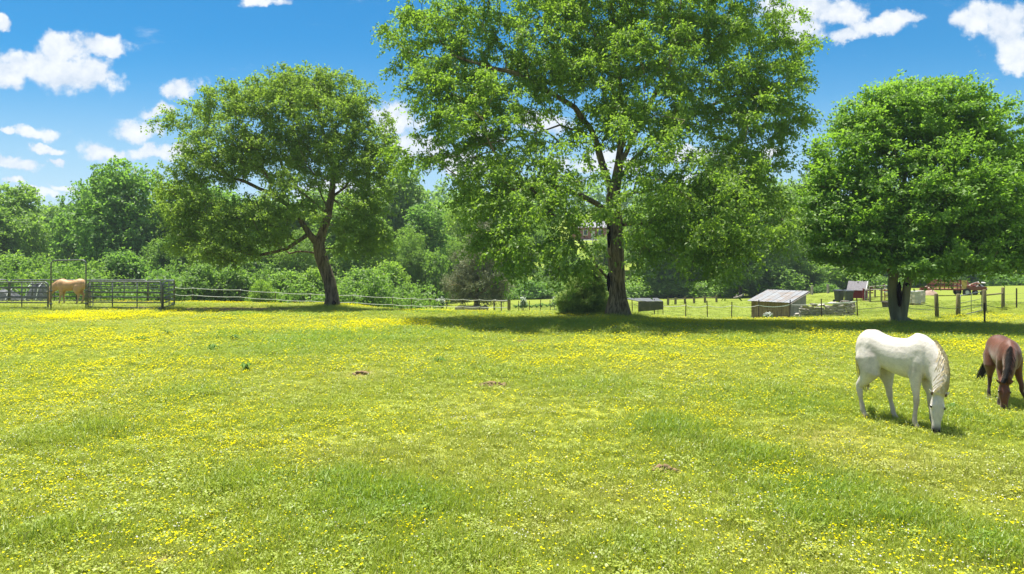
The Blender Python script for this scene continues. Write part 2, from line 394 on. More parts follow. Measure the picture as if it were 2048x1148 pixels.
M = {}
def build_ground_material():
    m, t, out = new_mat('meadow_ground')
    g = t.add('ShaderNodeNewGeometry'); P = g.outputs['Position']
    A = {k: t.add('ShaderNodeAttribute', attribute_name=k).outputs['Fac'] for k in ('lush', 'dry', 'dirt', 'lawn', 'yel', 'far')}
    n1 = t.noise(P, 3.5, 6, 0.65); n2 = t.noise(P, 22.0, 4, 0.7); n3 = t.noise(P, 0.35, 4, 0.6)
    c = grass_colour(t, t.math('MULTIPLY', A['lush'], t.smooth(n1, 0.3, 0.6)), t.math('MULTIPLY', A['dry'], t.smooth(n1, 0.25, 0.6)), A['dirt'], A['lawn'], A['yel'], n1)
    c = t.mix(t.math('MULTIPLY', t.smooth(n2, 0.45, 0.75), 0.3), c, (0.18, 0.22, 0.02))
    c = t.mix(t.math('MULTIPLY', t.smooth(n3, 0.5, 0.75), t.math('MULTIPLY', A['lawn'], 0.5)), c, (0.10, 0.19, 0.02))
    c = t.mix(0.45, c, t.mix(n2, (0.13, 0.15, 0.03), (0.27, 0.25, 0.08)))
    dirtc = t.mix(t.smooth(n2, 0.3, 0.7), (0.15, 0.085, 0.05), (0.30, 0.20, 0.13))
    c = t.mix(t.math('MULTIPLY', A['dirt'], t.smooth(n1, 0.22, 0.5)), c, dirtc)
    # distant bloom, too far to build flower by flower
    vor = t.add('ShaderNodeTexVoronoi', {'Vector': P, 'Scale': 7.0})
    spot = t.math('LESS_THAN', vor.outputs['Distance'], 0.33)
    c = t.mix(t.math('MULTIPLY', t.math('MULTIPLY', spot, t.smooth(A['yel'], 0.2, 0.8)), A['far']), c, C_YEL)
    b = t.add('ShaderNodeBump', {'Height': t.math('ADD', t.math('MULTIPLY', n2, 0.5), n1), 'Strength': 0.7, 'Distance': 0.12})
    p = t.add('ShaderNodeBsdfPrincipled', {'Base Color': c, 'Roughness': 0.95, 'Normal': b.outputs[0], 'Specular IOR Level': 0.05})
    t.l.new(p.outputs[0], out.inputs[0]); return m

def build_blade_material():
    m, t, out = new_mat('grass_blade')
    A = {k: t.add('ShaderNodeAttribute', attribute_name='i_' + k, attribute_type='INSTANCER').outputs['Fac'] for k in ('lush', 'dry', 'dirt', 'lawn', 'yel')}
    tint = t.add('ShaderNodeAttribute', attribute_name='tint').outputs['Fac']
    rnd = t.add('ShaderNodeObjectInfo').outputs['Random']
    c = grass_colour(t, A['lush'], A['dry'], A['dirt'], A['lawn'], A['yel'], t.math('ADD', t.math('MULTIPLY', tint, 0.6), t.math('MULTIPLY', rnd, 0.5)))
    c = t.mix(t.smooth(tint, 0.86, 0.95), c, (0.40, 0.34, 0.13))
    d = t.add('ShaderNodeBsdfDiffuse', {'Color': c})
    tl = t.add('ShaderNodeBsdfTranslucent', {'Color': t.mix(0.5, c, (0.46, 0.54, 0.03))})
    mx = t.add('ShaderNodeMixShader', {0: 0.5, 1: d.outputs[0], 2: tl.outputs[0]})
    g = t.add('ShaderNodeBsdfGlossy', {'Color': (1, 1, 1, 1), 'Roughness': 0.5})
    m2 = t.add('ShaderNodeMixShader', {0: 0.03, 1: mx.outputs[0], 2: g.outputs[0]})
    t.l.new(m2.outputs[0], out.inputs[0]); return m

def petal_mat(name, col, trans=0.35):
    m, t, out = new_mat(name)
    rnd = t.add('ShaderNodeObjectInfo').outputs['Random']
    c = t.mix(rnd, tuple(v * 0.85 for v in col), col)
    d = t.add('ShaderNodeBsdfDiffuse', {'Color': c}); tl = t.add('ShaderNodeBsdfTranslucent', {'Color': c})
    mx = t.add('ShaderNodeMixShader', {0: trans, 1: d.outputs[0], 2: tl.outputs[0]})
    t.l.new(mx.outputs[0], out.inputs[0]); return m

M['ground'] = build_ground_material(); M['blade'] = build_blade_material()
M['yellow'] = petal_mat('buttercup_petal', (0.88, 0.80, 0.010)); M['white'] = petal_mat('clover_head', (0.74, 0.74, 0.66), 0.2)
M['stem'] = leaf_mat('flower_stem', (0.12, 0.2, 0.03), (0.16, 0.24, 0.04), (0.2, 0.3, 0.04))
M['bark_big'] = bark_mat('furrowed_bark', (0.069, 0.053, 0.036), (0.271, 0.214, 0.146), (0.164, 0.166, 0.081))
M['bark_left'] = bark_mat('brown_bark', (0.066, 0.049, 0.034), (0.236, 0.180, 0.120), (0.131, 0.139, 0.070), 0.9)
M['bark_right'] = bark_mat('grey_smooth_bark', (0.135, 0.130, 0.079), (0.243, 0.231, 0.149), (0.117, 0.143, 0.066), 0.35, 0.35)
M['bark_bg'] = bark_mat('dark_bark', (0.04, 0.033, 0.026), (0.13, 0.11, 0.085), (0.07, 0.09, 0.04))
M['bark_dead'] = bark_mat('bleached_dead_wood', (0.210, 0.157, 0.112), (0.595, 0.478, 0.360), (0.350, 0.281, 0.195))
M['leaf_big'] = leaf_mat('broad_leaf', (0.105, 0.192, 0.028), (0.215, 0.355, 0.045), (0.33, 0.54, 0.035), 0.56, 0.55, 0.02)
M['leaf_left'] = leaf_mat('small_leaf', (0.115, 0.19, 0.036), (0.235, 0.365, 0.06), (0.34, 0.52, 0.045), 0.56, 0.55, 0.02)
M['leaf_right'] = leaf_mat('beech_leaf', (0.085, 0.18, 0.024), (0.225, 0.40, 0.045), (0.31, 0.56, 0.035), 0.56, 0.55, 0.02)
M['leaf_bg'] = leaf_mat('woodland_leaf', (0.10, 0.172, 0.04), (0.215, 0.345, 0.07), (0.29, 0.48, 0.05), 0.56, 0.55, 0.02, True)
M['needle'] = leaf_mat('juniper_needle', (0.088, 0.203, 0.046), (0.480, 0.580, 0.130), (0.448, 0.652, 0.091), 0.3, 0.5, 0.03)
M['dead_needle'] = leaf_mat('withered_needle', (0.13, 0.175, 0.085), (0.29, 0.305, 0.18), (0.263, 0.287, 0.110), 0.2, 0.6, 0.02)
M['hole'] = plain('hollow_shade_black', (0.012, 0.009, 0.007), 1.0, 0.3, 8, spec=0.0)  # deep shade of openings painted as a near-black colour

# ------------------------------------------------------------------ ground sheet
def axis(segs):
    out = []
    for a, b, st in segs: out += list(np.arange(a, b, st))
    out.append(segs[-1][1]); return np.array(out, float)
xs = axis([(-1800, -600, 150), (-600, -160, 40), (-160, -60, 5), (-60, -24, 1.0), (-24, 26, 0.4), (26, 60, 1.0), (60, 160, 5), (160, 600, 40), (600, 1800, 150)])
ys = axis([(-400, -40, 60), (-40, 0, 5), (0, 4, 1), (4, 36, 0.3), (36, 64, 0.6), (64, 130, 2.0), (130, 300, 6), (300, 800, 40), (800, 1800, 125)])
GX, GY = np.meshgrid(xs, ys); GZ = height(GX, GY)
nx, ny = len(xs), len(ys)
ii = np.arange(nx * ny).reshape(ny, nx)
gf = np.stack([ii[:-1, :-1], ii[:-1, 1:], ii[1:, 1:], ii[1:, :-1]], -1).reshape(-1, 4)
yel, lush, dry, dirt, lawn = cover(GX.ravel(), GY.ravel())
far = np.clip((GY.ravel() - 34) / 10, 0, 1)
me = mesh_np('meadow', np.stack([GX.ravel(), GY.ravel(), GZ.ravel()], -1), gf,
             {'yel': yel, 'lush': lush, 'dry': dry, 'dirt': dirt, 'lawn': lawn, 'far': far}, True)
ground = obj('ground', me, M['ground']); tag(ground, 'flowering pasture and mown fields running down to the woods', 'ground', kind='structure')

# ------------------------------------------------------------------ grass, buttercups and clover (scattered by geometry nodes)
def blade_tuft(name, n, rad, hmin, hmax, wid, seed, lean=0.5):
    g = np.random.default_rng(seed); V = []; Fc = []; T = []
    for i in range(n):
        a = g.random() * 6.283; r = rad * math.sqrt(g.random()); x, y = r * math.cos(a), r * math.sin(a)
        h = hmin + (hmax - hmin) * g.random() ** 1.6; wdt = wid * (0.6 + 0.8 * g.random())
        la = g.random() * 6.283; lm = h * lean * (0.3 + g.random()); fa = g.random() * 6.283
        sx, sy = math.cos(fa) * wdt / 2, math.sin(fa) * wdt / 2
        b = len(V); lx, ly = math.cos(la) * lm, math.sin(la) * lm
        V += [(x - sx, y - sy, -0.01), (x + sx, y + sy, -0.01), (x + lx * .35 + sx * .8, y + ly * .35 + sy * .8, h * .6), (x + lx * .35 - sx * .8, y + ly * .35 - sy * .8, h * .6), (x + lx, y + ly, h * (0.95 - 0.2 * lean))]
        Fc += [(b, b + 1, b + 2, b + 3), (b + 3, b + 2, b + 4)]; T += [g.random()] * 5
    m = mesh_np(name, V, Fc, {'tint': T}); m.materials.append(M['blade'])
    return bpy.data.objects.new(name, m)
def leafy_tuft(name, n, rad, seed):     # clover and low broad-leaved plants
    g = np.random.default_rng(seed); V = []; Fc = []; T = []
    for i in range(n):
        a = g.random() * 6.283; r = rad * math.sqrt(g.random()); h = 0.02 + 0.06 * g.random(); s = 0.007 + 0.008 * g.random()
        c = Vector((r * math.cos(a), r * math.sin(a), h)); b = len(V); tl = g.random() * .7; ta = g.random() * 6.283
        for k in range(4):
            q = ta + k * 1.5708; V.append((c.x + s * math.cos(q), c.y + s * math.sin(q), c.z + s * tl * math.cos(q - ta)))
        Fc.append((b, b + 1, b + 2, b + 3)); T += [0.85 * g.random()] * 4
    m = mesh_np(name, V, Fc, {'tint': T}); m.materials.append(M['blade'])
    return bpy.data.objects.new(name, m)
def flower(name, petals, rad, stem, mat, cup=0.5, n=1, spread=0.0, seed=1):
    g = np.random.default_rng(seed); V = []; Fc = []; MI = []
    for j in range(n):
        ox, oy = (g.random(2) - 0.5) * 2 * spread; st = stem * (0.7 + 0.6 * g.random())
        tx, ty = (g.random(2) - 0.5) * 0.6
        c = Vector((ox + tx * st * .3, oy + ty * st * .3, st)); b = len(V)
        V += [(ox - .0012, oy, 0), (ox + .0012, oy, 0), (c.x + .0012, c.y, c.z), (c.x - .0012, c.y, c.z)]; Fc.append((b, b + 1, b + 2, b + 3)); MI.append(1)
        for k in range(petals):
            a = 6.283 * k / petals; w_ = 6.283 / petals * .55; b = len(V)
            p = lambda r, q, z: (c.x + r * math.cos(q), c.y + r * math.sin(q), c.z + z + tx * r * math.cos(q) + ty * r * math.sin(q))
            V += [tuple(c), p(rad * .8, a - w_, rad * cup * .7), p(rad, a, rad * cup), p(rad * .8, a + w_, rad * cup * .7)]; Fc.append((b, b + 1, b + 2, b + 3)); MI.append(0)
    m = mesh_np(name, V, Fc); m.materials.append(mat); m.materials.append(M['stem'])
    m.polygons.foreach_set('material_index', np.array(MI, dtype=np.int32))
    return bpy.data.objects.new(name, m)
def clover(name, n, spread, seed):
    g = np.random.default_rng(seed); V = []; Fc = []; MI = []
    for j in range(n):
        ox, oy = (g.random(2) - 0.5) * 2 * spread; st = 0.07 + 0.05 * g.random(); r = 0.0085 + .004 * g.random(); b = len(V)
        V += [(ox - .0012, oy, 0), (ox + .0012, oy, 0), (ox + .0012, oy, st), (ox - .0012, oy, st)]; Fc.append((b, b + 1, b + 2, b + 3)); MI.append(1)
        b = len(V); V += [(ox, oy, st - r), (ox, oy, st + r)] + [(ox + r * math.cos(k * 1.2566), oy + r * math.sin(k * 1.2566), st) for k in range(5)]
        for k in range(5): Fc += [(b, b + 2 + (k + 1) % 5, b + 2 + k), (b + 1, b + 2 + k, b + 2 + (k + 1) % 5)]; MI += [0, 0]
    m = mesh_np(name, V, Fc); m.materials.append(M['white']); m.materials.append(M['stem'])
    m.polygons.foreach_set('material_index', np.array(MI, dtype=np.int32))
    return bpy.data.objects.new(name, m)

def scatter(name, pts, protos, idx, rot, scl, attrs, label, cat):
    me = mesh_np(name, pts, np.zeros((0, 3), int))
    for an, av in {'idx': idx}.items():
        a = me.attributes.new(an, 'INT', 'POINT'); a.data.foreach_set('value', idx.astype(np.int32))
    a = me.attributes.new('rot', 'FLOAT_VECTOR', 'POINT'); a.data.foreach_set('vector', rot.astype(np.float32).ravel())
    a = me.attributes.new('scl', 'FLOAT_VECTOR', 'POINT'); a.data.foreach_set('vector', scl.astype(np.float32).ravel())
    for an, av in attrs.items():
        a = me.attributes.new('i_' + an, 'FLOAT', 'POINT'); a.data.foreach_set('value', av.astype(np.float32))
    o = obj(name, me)
    ng = bpy.data.node_groups.new(name + '_scatter', 'GeometryNodeTree')
    ng.interface.new_socket('Geometry', in_out='INPUT', socket_type='NodeSocketGeometry')
    ng.interface.new_socket('Geometry', in_out='OUTPUT', socket_type='NodeSocketGeometry')
    n = ng.nodes; l = ng.links
    gi = n.new('NodeGroupInput'); go = n.new('NodeGroupOutput')
    ip = n.new('GeometryNodeInstanceOnPoints'); jg = n.new('GeometryNodeJoinGeometry')
    for pr in reversed(protos):
        oi = n.new('GeometryNodeObjectInfo'); oi.inputs['Object'].default_value = pr; oi.inputs['As Instance'].default_value = True
        l.new(oi.outputs['Geometry'], jg.inputs[0])
    def na(nm, typ):
        q = n.new('GeometryNodeInputNamedAttribute'); q.data_type = typ; q.inputs['Name'].default_value = nm; return q.outputs['Attribute']
    m2p = n.new('GeometryNodeMeshToPoints')
    l.new(gi.outputs[0], m2p.inputs['Mesh']); l.new(m2p.outputs[0], ip.inputs['Points']); l.new(jg.outputs[0], ip.inputs['Instance'])
    ip.inputs['Pick Instance'].default_value = True
    l.new(na('idx', 'INT'), ip.inputs['Instance Index'])
    e2r = n.new('FunctionNodeEulerToRotation'); l.new(na('rot', 'FLOAT_VECTOR'), e2r.inputs[0]); l.new(e2r.outputs[0], ip.inputs['Rotation'])
    l.new(na('scl', 'FLOAT_VECTOR'), ip.inputs['Scale']); l.new(ip.outputs[0], go.inputs[0])
    md = o.modifiers.new('scatter', 'NODES'); md.node_group = ng
    return tag(o, label, cat, kind='stuff')

def sample_ground(n, d0, d1, pw, margin=1.12):
    """random points on the visible ground, thinning out with distance"""
    u = rng.random(n); d = (d0 ** (pw) + u * (d1 ** pw - d0 ** pw)) ** (1 / pw)
    x = (rng.random(n) * 2 - 1) * (d * 1024 / F * 1.05 + 3.6)
    return x, d

# grass
NG = 165000
x1, y1 = sample_ground(NG, 3.2, 46.0, 0.55)
x2 = (rng.random(16000) - .5) * 70; y2 = 40 + 40 * rng.random(16000) ** 1.5     # pasture beyond the crest
gx = np.concatenate([x1, x2]); gy = np.concatenate([y1, y2])
LONG = [((1237 - 1024) / F * 32.5, 32.5, .75, 190), ((664 - 1024) / F * 39.5, 39.5, .55, 130), ((1802 - 1024) / F * 28.5, 28.5, .65, 150), ((1874 - 1024) / F * 31.8, 31.8, .12, 30), ((1915 - 1024) / F * 34.2, 34.2, .12, 30), ((1970 - 1024) / F * 36, 36, .12, 30), ((2006 - 1024) / F * 38.2, 38.2, .12, 30)]
for k_ in range(40): LONG.append(((-70 + 11 * k_ - 1024) / F * 36.3, 36.3, .1, 7))
for k_ in range(60): LONG.append(((1590 + 2.1 * k_ - 1024) / F * 40.9, 41.0, .15, 3))
lx = []; ly = []
for (cx, cy, r0, k_) in LONG:
    a = rng.random(k_) * 6.283; rr_ = r0 + np.abs(rng.normal(size=k_)) * .22; lx.append(cx + np.cos(a) * rr_); ly.append(cy + np.sin(a) * rr_)
n_plain = len(gx); gx = np.concatenate([gx] + lx); gy = np.concatenate([gy] + ly)
yel, lush, dry, dirt, lawn = cover(gx, gy); longg = np.arange(len(gx)) >= n_plain
keep = (rng.random(len(gx)) > np.clip(dirt * 1.0, 0, 0.93)) | longg
gx, gy, yel, lush, dry, dirt, lawn, longg = [a[keep] for a in (gx, gy, yel, lush, dry, dirt, lawn, longg)]
gz = height(gx, gy); n = len(gx)
protos = [blade_tuft('tuft_a', 34, 0.10, 0.025, 0.075, 0.0065, 1, 0.8), blade_tuft('tuft_b', 30, 0.12, 0.02, 0.06, 0.006, 2, 1.0), blade_tuft('tuft_c', 38, 0.09, 0.03, 0.11, 0.006, 3, 0.7),
          leafy_tuft('tuft_d', 40, 0.12, 4), blade_tuft('tuft_e', 44, 0.13, 0.06, 0.20, 0.008, 5, 0.55)]
pick = rng.random(n)
idx = np.where(pick < 0.3, 0, np.where(pick < 0.55, 1, np.where(pick < 0.9, 2, 3)))
idx = np.where(rng.random(n) < 0.05, 4, idx)
idx = np.where(rng.random(n) < lush * 0.75 * (1 - lawn), np.where(rng.random(n) < 0.75, 4, 3), idx)
sc = (0.75 + 0.6 * rng.random(n)) * (0.62 + 0.85 * fbm(gx, gy, 0.7, 2)) * (1 + 0.35 * lush) * np.clip(gy / 14, 0.85, 2.6) * (1 - 0.35 * dry) * (1 - 0.2 * lawn)
szv = sc * (0.8 + .4 * rng.random(n)) / np.clip(gy / 11, 1.0, 3.2)
idx = np.where(longg, 4, idx); sc = np.where(longg, 1.0 + .7 * rng.random(n), sc); szv = np.where(longg, 1.1 + 1.0 * rng.random(n), szv)
rot = np.stack([(rng.random(n) - .5) * .2, (rng.random(n) - .5) * .2, rng.random(n) * 6.283], -1)
scatter('grass', np.stack([gx, gy, gz], -1), protos, idx, rot, np.stack([sc, sc, szv], -1),
        {'yel': yel, 'lush': lush, 'dry': dry, 'dirt': dirt, 'lawn': lawn}, 'short patchy meadow grass and clover leaves covering the pasture', 'grass')
# buttercups
x1, y1 = sample_ground(680000, 3.4, 34.0, 0.8)
yel, lush, dry, dirt, lawn = cover(x1, y1)
clump = fbm(x1, y1, 0.9, 3)
pr = np.clip(yel, 0, 1.2) * (0.12 + 0.30 * np.clip((clump - 0.36) * 3.2, 0, 1)) + 0.026 + 0.016 * (y1 < 12) + 0.14 * np.clip(clump - .5, 0, 1)
keep = (rng.random(len(x1)) < pr) & (dirt < .5)
fx, fy, fl = x1[keep], y1[keep], lush[keep]; n = len(fx)
one = [flower('cup_a', 5, 0.0135, 0.11, M['yellow'], 0.45, 1, 0, 1), flower('cup_b', 5, 0.011, 0.10, M['yellow'], 0.7, 1, 0, 2), flower('cup_c', 5, 0.014, 0.10, M['yellow'], 0.45, 3, 0.06, 3)]
s = (0.55 + .4 * rng.random(n)) * np.clip(fy / 11, 1, 1.9)
scatter('buttercups', np.stack([fx, fy, height(fx, fy)], -1), one, (rng.random(n) * 3).astype(int), np.stack([(rng.random(n) - .5) * .4, (rng.random(n) - .5) * .4, rng.random(n) * 6.283], -1),
        np.stack([s, s, s * (0.75 + .3 * fl)], -1), {}, 'small yellow buttercups in drifts all over the pasture', 'flowers')
nb = n
# drifts of buttercups farther off, on the crest
x1 = (rng.random(70000) - .5) * 75; y1 = 24 + 34 * rng.random(70000)
yel, lush, dry, dirt, lawn = cover(x1, y1)
keep = (rng.random(len(x1)) < np.clip((yel - .12) * .8, 0, 1) * np.clip((fbm(x1, y1, 2.0, 3) - .3) * 3, 0.1, 1)) & (dirt < .4) & (lawn < .5)
fx, fy = x1[keep], y1[keep]; n = len(fx)
many = [flower('drift_a', 5, 0.02, 0.13, M['yellow'], 0.4, 14, 0.22, 11), flower('drift_b', 5, 0.02, 0.11, M['yellow'], 0.4, 10, 0.2, 12)]
s = 0.9 + .4 * rng.random(n)
scatter('buttercup_drift', np.stack([fx, fy, height(fx, fy)], -1), many, (rng.random(n) * 2).astype(int), np.stack([np.zeros(n), np.zeros(n), rng.random(n) * 6.283], -1),
        np.stack([s, s, s], -1), {}, 'dense drift of yellow buttercups along the crest under the trees', 'flowers')
# white clover heads
x1, y1 = sample_ground(155000, 3.4, 34.0, 0.8)
pr = np.clip(fbm(x1 - 8, y1 + 4, 3.5, 4) - 0.44, 0, 1) * 1.2 + 0.012 + 0.5 * blobs([(620, 690, 160, 30, .8), (850, 655, 260, 12, .9), (900, 1050, 300, 80, .35), (1500, 1060, 300, 60, .35), (120, 1000, 200, 80, .35)], x1, y1)
keep = rng.random(len(x1)) < pr * 0.13
fx, fy = x1[keep], y1[keep]; n2 = len(fx)
s = (0.65 + .4 * rng.random(n2)) * np.clip(fy / 20, 1, 1.3)
scatter('white_clover', np.stack([fx, fy, height(fx, fy)], -1), [clover('clover_a', 1, 0, 1), clover('clover_b', 3, 0.08, 2)], (rng.random(n2) * 2).astype(int), np.stack([np.zeros(n2), np.zeros(n2), rng.random(n2) * 6.283], -1),
        np.stack([s, s, s], -1), {}, 'white clover heads dotted among the grass', 'flowers')
print('scatter', NG, nb, n, n2)
# ------------------------------------------------------------------ trees
def grow(limbs, tips, seed, step=0.5, jitter=0.12, trunk_free=0.25, droop=0.0, pathw=0.25):
    """branch skeleton: hand-set limbs, then every twig tip joined to the limb it would grow from"""
    g = np.random.default_rng(seed)
    pos = []; par = []; plen = []; allow = []
    key = {}
    for li, limb in enumerate(limbs):
        prev = None
        for k, p in enumerate(limb):
            p = np.array(p, float); kk = tuple(np.round(p, 3))
            if kk in key: prev = key[kk]; continue
            if prev is None:
                if pos:
                    dd = np.linalg.norm(np.array(pos) - p, axis=1); prev = int(dd.argmin())
                else:
                    pos.append(p); par.append(-1); plen.append(0); allow.append(False); key[kk] = 0; prev = 0; continue
            a = pos[prev]; L = np.linalg.norm(p - a); ns = max(1, int(L / step)); last = prev
            for s in range(1, ns + 1):
                q = a + (p - a) * s / ns
                if s < ns: q = q + (g.random(3) - .5) * jitter * min(L, 1.0) * (0.5 if li == 0 else 1.0)
                pos.append(q); par.append(last); plen.append(plen[last] + L / ns); allow.append(not (li == 0 and k < len(limb) * trunk_free)); last = len(pos) - 1
            key[kk] = last; prev = last
    allow = list(allow)
    P = np.zeros((len(pos) + len(tips) * 14, 3)); P[:len(pos)] = np.array(pos); n = len(pos)
    PL = np.zeros(len(P)); PL[:n] = plen; AL = np.zeros(len(P), bool); AL[:n] = allow
    if not AL[:n].any(): AL[:n] = True
    base = P[0]
    order = np.argsort([np.min(np.linalg.norm(P[:n] - t, axis=1)) for t in tips])
    tip_nodes = []; tip_dir = []
    for ti in order:
        t = tips[ti]
        d = np.linalg.norm(P[:n] - t, axis=1)
        cost = d + pathw * PL[:n] + np.maximum(0, P[:n, 2] - t[2] + 0.1) * 0.6 + np.where(AL[:n], 0, 1e6)
        k = int(cost.argmin()); a = P[k]; L = d[k]
        pd = a - P[par[k]] if par[k] >= 0 else np.array([0, 0, 1.0]); pd = pd / (np.linalg.norm(pd) + 1e-9)
        ctrl = a + (0.45 * pd + 0.55 * (t - a) / (L + 1e-9)) * L * 0.5 + np.array([0, 0, L * 0.10 - droop * L])
        ns = int(np.clip(round(L / step), 1, 12)); last = k
        for s in range(1, ns + 1):
            f = s / ns; q = (1 - f) ** 2 * a + 2 * f * (1 - f) * ctrl + f * f * t
            if s < ns: q = q + (g.random(3) - .5) * jitter
            P[n] = q; par.append(last); PL[n] = PL[last] + L / ns; AL[n] = True; last = n; n += 1
        tip_nodes.append(last); v = t - P[par[last]]; tip_dir.append(v / (np.linalg.norm(v) + 1e-9))
    return P[:n], np.array(par), np.array(tip_nodes), np.array(tip_dir)

def branch_mesh(name, P, par, R0, rtip=0.012, flare=0.9, flare_h=0.6, minr=0.0, rough=0.06, seed=1, sides=14):
    g = np.random.default_rng(seed); n = len(P)
    cnt = np.zeros(n); child = [[] for _ in range(n)]
    for i in range(n):
        if par[i] >= 0: child[par[i]].append(i)
    for i in range(n):
        if not child[i]: cnt[i] = 1
    # parents always precede children
    for i in range(n - 1, 0, -1): cnt[par[i]] += cnt[i]
    N = max(cnt[0], 2); p = math.log(R0 / rtip) / math.log(N)
    rad = rtip * cnt ** p
    z0 = P[0][2]
    V = []; Fc = []
    stack = [(0, -1)]
    while stack:
        st, pa = stack.pop(); chain = [st]
        while child[chain[-1]]:
            ch = sorted(child[chain[-1]], key=lambda c: -cnt[c]); nxt = ch[0]
            for c in ch[1:]: stack.append((c, chain[-1]))
            chain.append(nxt)
        pts = [P[i] for i in chain]; rr = [rad[i] for i in chain]
        if pa >= 0: pts = [P[pa]] + pts; rr = [min(rad[pa], rr[0] * 1.25)] + rr
        if max(rr) < minr or len(pts) < 2: continue
        if pa < 0:      # flared root collar
            fl = []
            for q, r in zip(pts, rr): fl.append(r * (1 + flare * math.exp(-max(0, q[2] - z0) / flare_h)))
            rr = fl
            pts = [np.array([pts[0][0], pts[0][1], z0 - 0.25])] + pts; rr = [rr[0] * 1.06] + rr
        ns = sides if max(rr) > 0.25 else 8 if max(rr) > 0.08 else 5 if max(rr) > 0.03 else 3
        up = None; b0 = len(V); ph = g.random() * 6.28
        for i, q in enumerate(pts):
            t = pts[min(i + 1, len(pts) - 1)] - pts[max(i - 1, 0)]; t = t / (np.linalg.norm(t) + 1e-9)
            if up is None:
                a = np.array([1.0, 0, 0]) if abs(t[0]) < .9 else np.array([0, 1.0, 0]); up = np.cross(t, a); up /= np.linalg.norm(up)
            up = up - t * up.dot(t); up /= (np.linalg.norm(up) + 1e-9); sd = np.cross(t, up)
            root = math.exp(-max(0, q[2] - z0) / (flare_h * 0.8)) if pa < 0 else 0
            for k in range(ns):
                an = 6.28318 * k / ns
                m_ = 1 + (rough * (g.random() - .5) * 2 if rr[i] > 0.1 else 0) + root * 0.20 * math.cos(5 * an + ph) + (0.05 * math.cos(3 * an + ph + q[2]) if rr[i] > .2 else 0)
                V.append(q + (up * math.cos(an) + sd * math.sin(an)) * rr[i] * m_)
        for i in range(len(pts) - 1):
            for k in range(ns):
                a, b = b0 + i * ns + k, b0 + i * ns + (k + 1) % ns
                Fc.append((a, b, b + ns, a + ns))
    return mesh_np(name, np.array(V), np.array(Fc), smooth=True)

def leaves_mesh(name, tips, dirs, seed, twigs=6, per=24, tl=(0.35, 0.8), size=(0.11, 0.17), aspect=0.55, flat=0.5, droop=0.25, up=0.55, spread=1.0, tipvar=0.5, fold=0.12, updir=0.0):
    """sprays of leaves on short twiglets round every twig tip"""
    g = np.random.default_rng(seed); n = len(tips)
    tv = g.random(n)
    nt = n * twigs
    o = np.repeat(tips, twigs, 0); d0 = np.repeat(dirs, twigs, 0)
    v = d0 * 0.7 + g.normal(size=(nt, 3)) * spread * np.array([1, 1, flat]) + np.array([0, 0, updir])
    v /= np.linalg.norm(v, axis=1)[:, None] + 1e-9
    L = tl[0] + (tl[1] - tl[0]) * g.random(nt)
    tt = np.repeat(tv, twigs)
    m = nt * per
    f = g.random((nt, per)) ** 0.8
    O = np.repeat(o, per, 0); D = np.repeat(v, per, 0); LL = np.repeat(L, per); ff = f.ravel()
    c = O + D * (LL * ff)[:, None] + np.array([0, 0, -1.0]) * (droop * LL * ff ** 2)[:, None] + g.normal(size=(m, 3)) * 0.05
    a = D * 0.5 + g.normal(size=(m, 3)) * 0.7 + np.array([0, 0, -droop * 1.2]); a /= np.linalg.norm(a, axis=1)[:, None] + 1e-9
    hd_ = np.repeat(d0, per, 0) + 0.6 * D; hd_ /= np.linalg.norm(hd_, axis=1)[:, None] + 1e-9
    nn = g.normal(size=(m, 3)) * (1 - up) * 0.9 + np.array([0, 0, up * 0.9]) + hd_ * (up * 1.1); nn -= a * (nn * a).sum(1)[:, None]; nn /= np.linalg.norm(nn, axis=1)[:, None] + 1e-9
    s = np.cross(a, nn)
    ln = (size[0] + (size[1] - size[0]) * g.random(m)); wd = ln * aspect
    A = a * ln[:, None]; S = s * (wd / 2)[:, None]; N_ = nn * (ln * fold)[:, None]
    V = np.empty((m, 4, 3)); V[:, 0] = c; V[:, 1] = c + A * .48 + S + N_; V[:, 2] = c + A; V[:, 3] = c + A * .48 - S + N_
    tint = np.clip(np.repeat(np.repeat(tt, twigs * 0 + 1), per) * tipvar + g.random(m) * (1 - tipvar), 0, 1)
    return mesh_np(name, V.reshape(-1, 3), np.arange(m * 4).reshape(m, 4), {'tint': np.repeat(tint, 4)})

def lobe_tips(lobes, n, seed, mind, shell=0.45):
    g = np.random.default_rng(seed)
    vol = np.array([l[1][0] * l[1][1] * l[1][2] for l in lobes]) ** 0.8; pr = vol / vol.sum()
    out = np.zeros((n, 3)); k = 0; tries = 0
    while k < n and tries < n * 40:
        tries += 1
        c, r = lobes[g.choice(len(lobes), p=pr)]
        v = g.normal(size=3); v /= np.linalg.norm(v); p = np.array(c) + v * np.array(r) * g.random() ** shell
        if k and np.min(((out[:k] - p) ** 2).sum(1)) < mind * mind: continue
        out[k] = p; k += 1
    return out[:k]

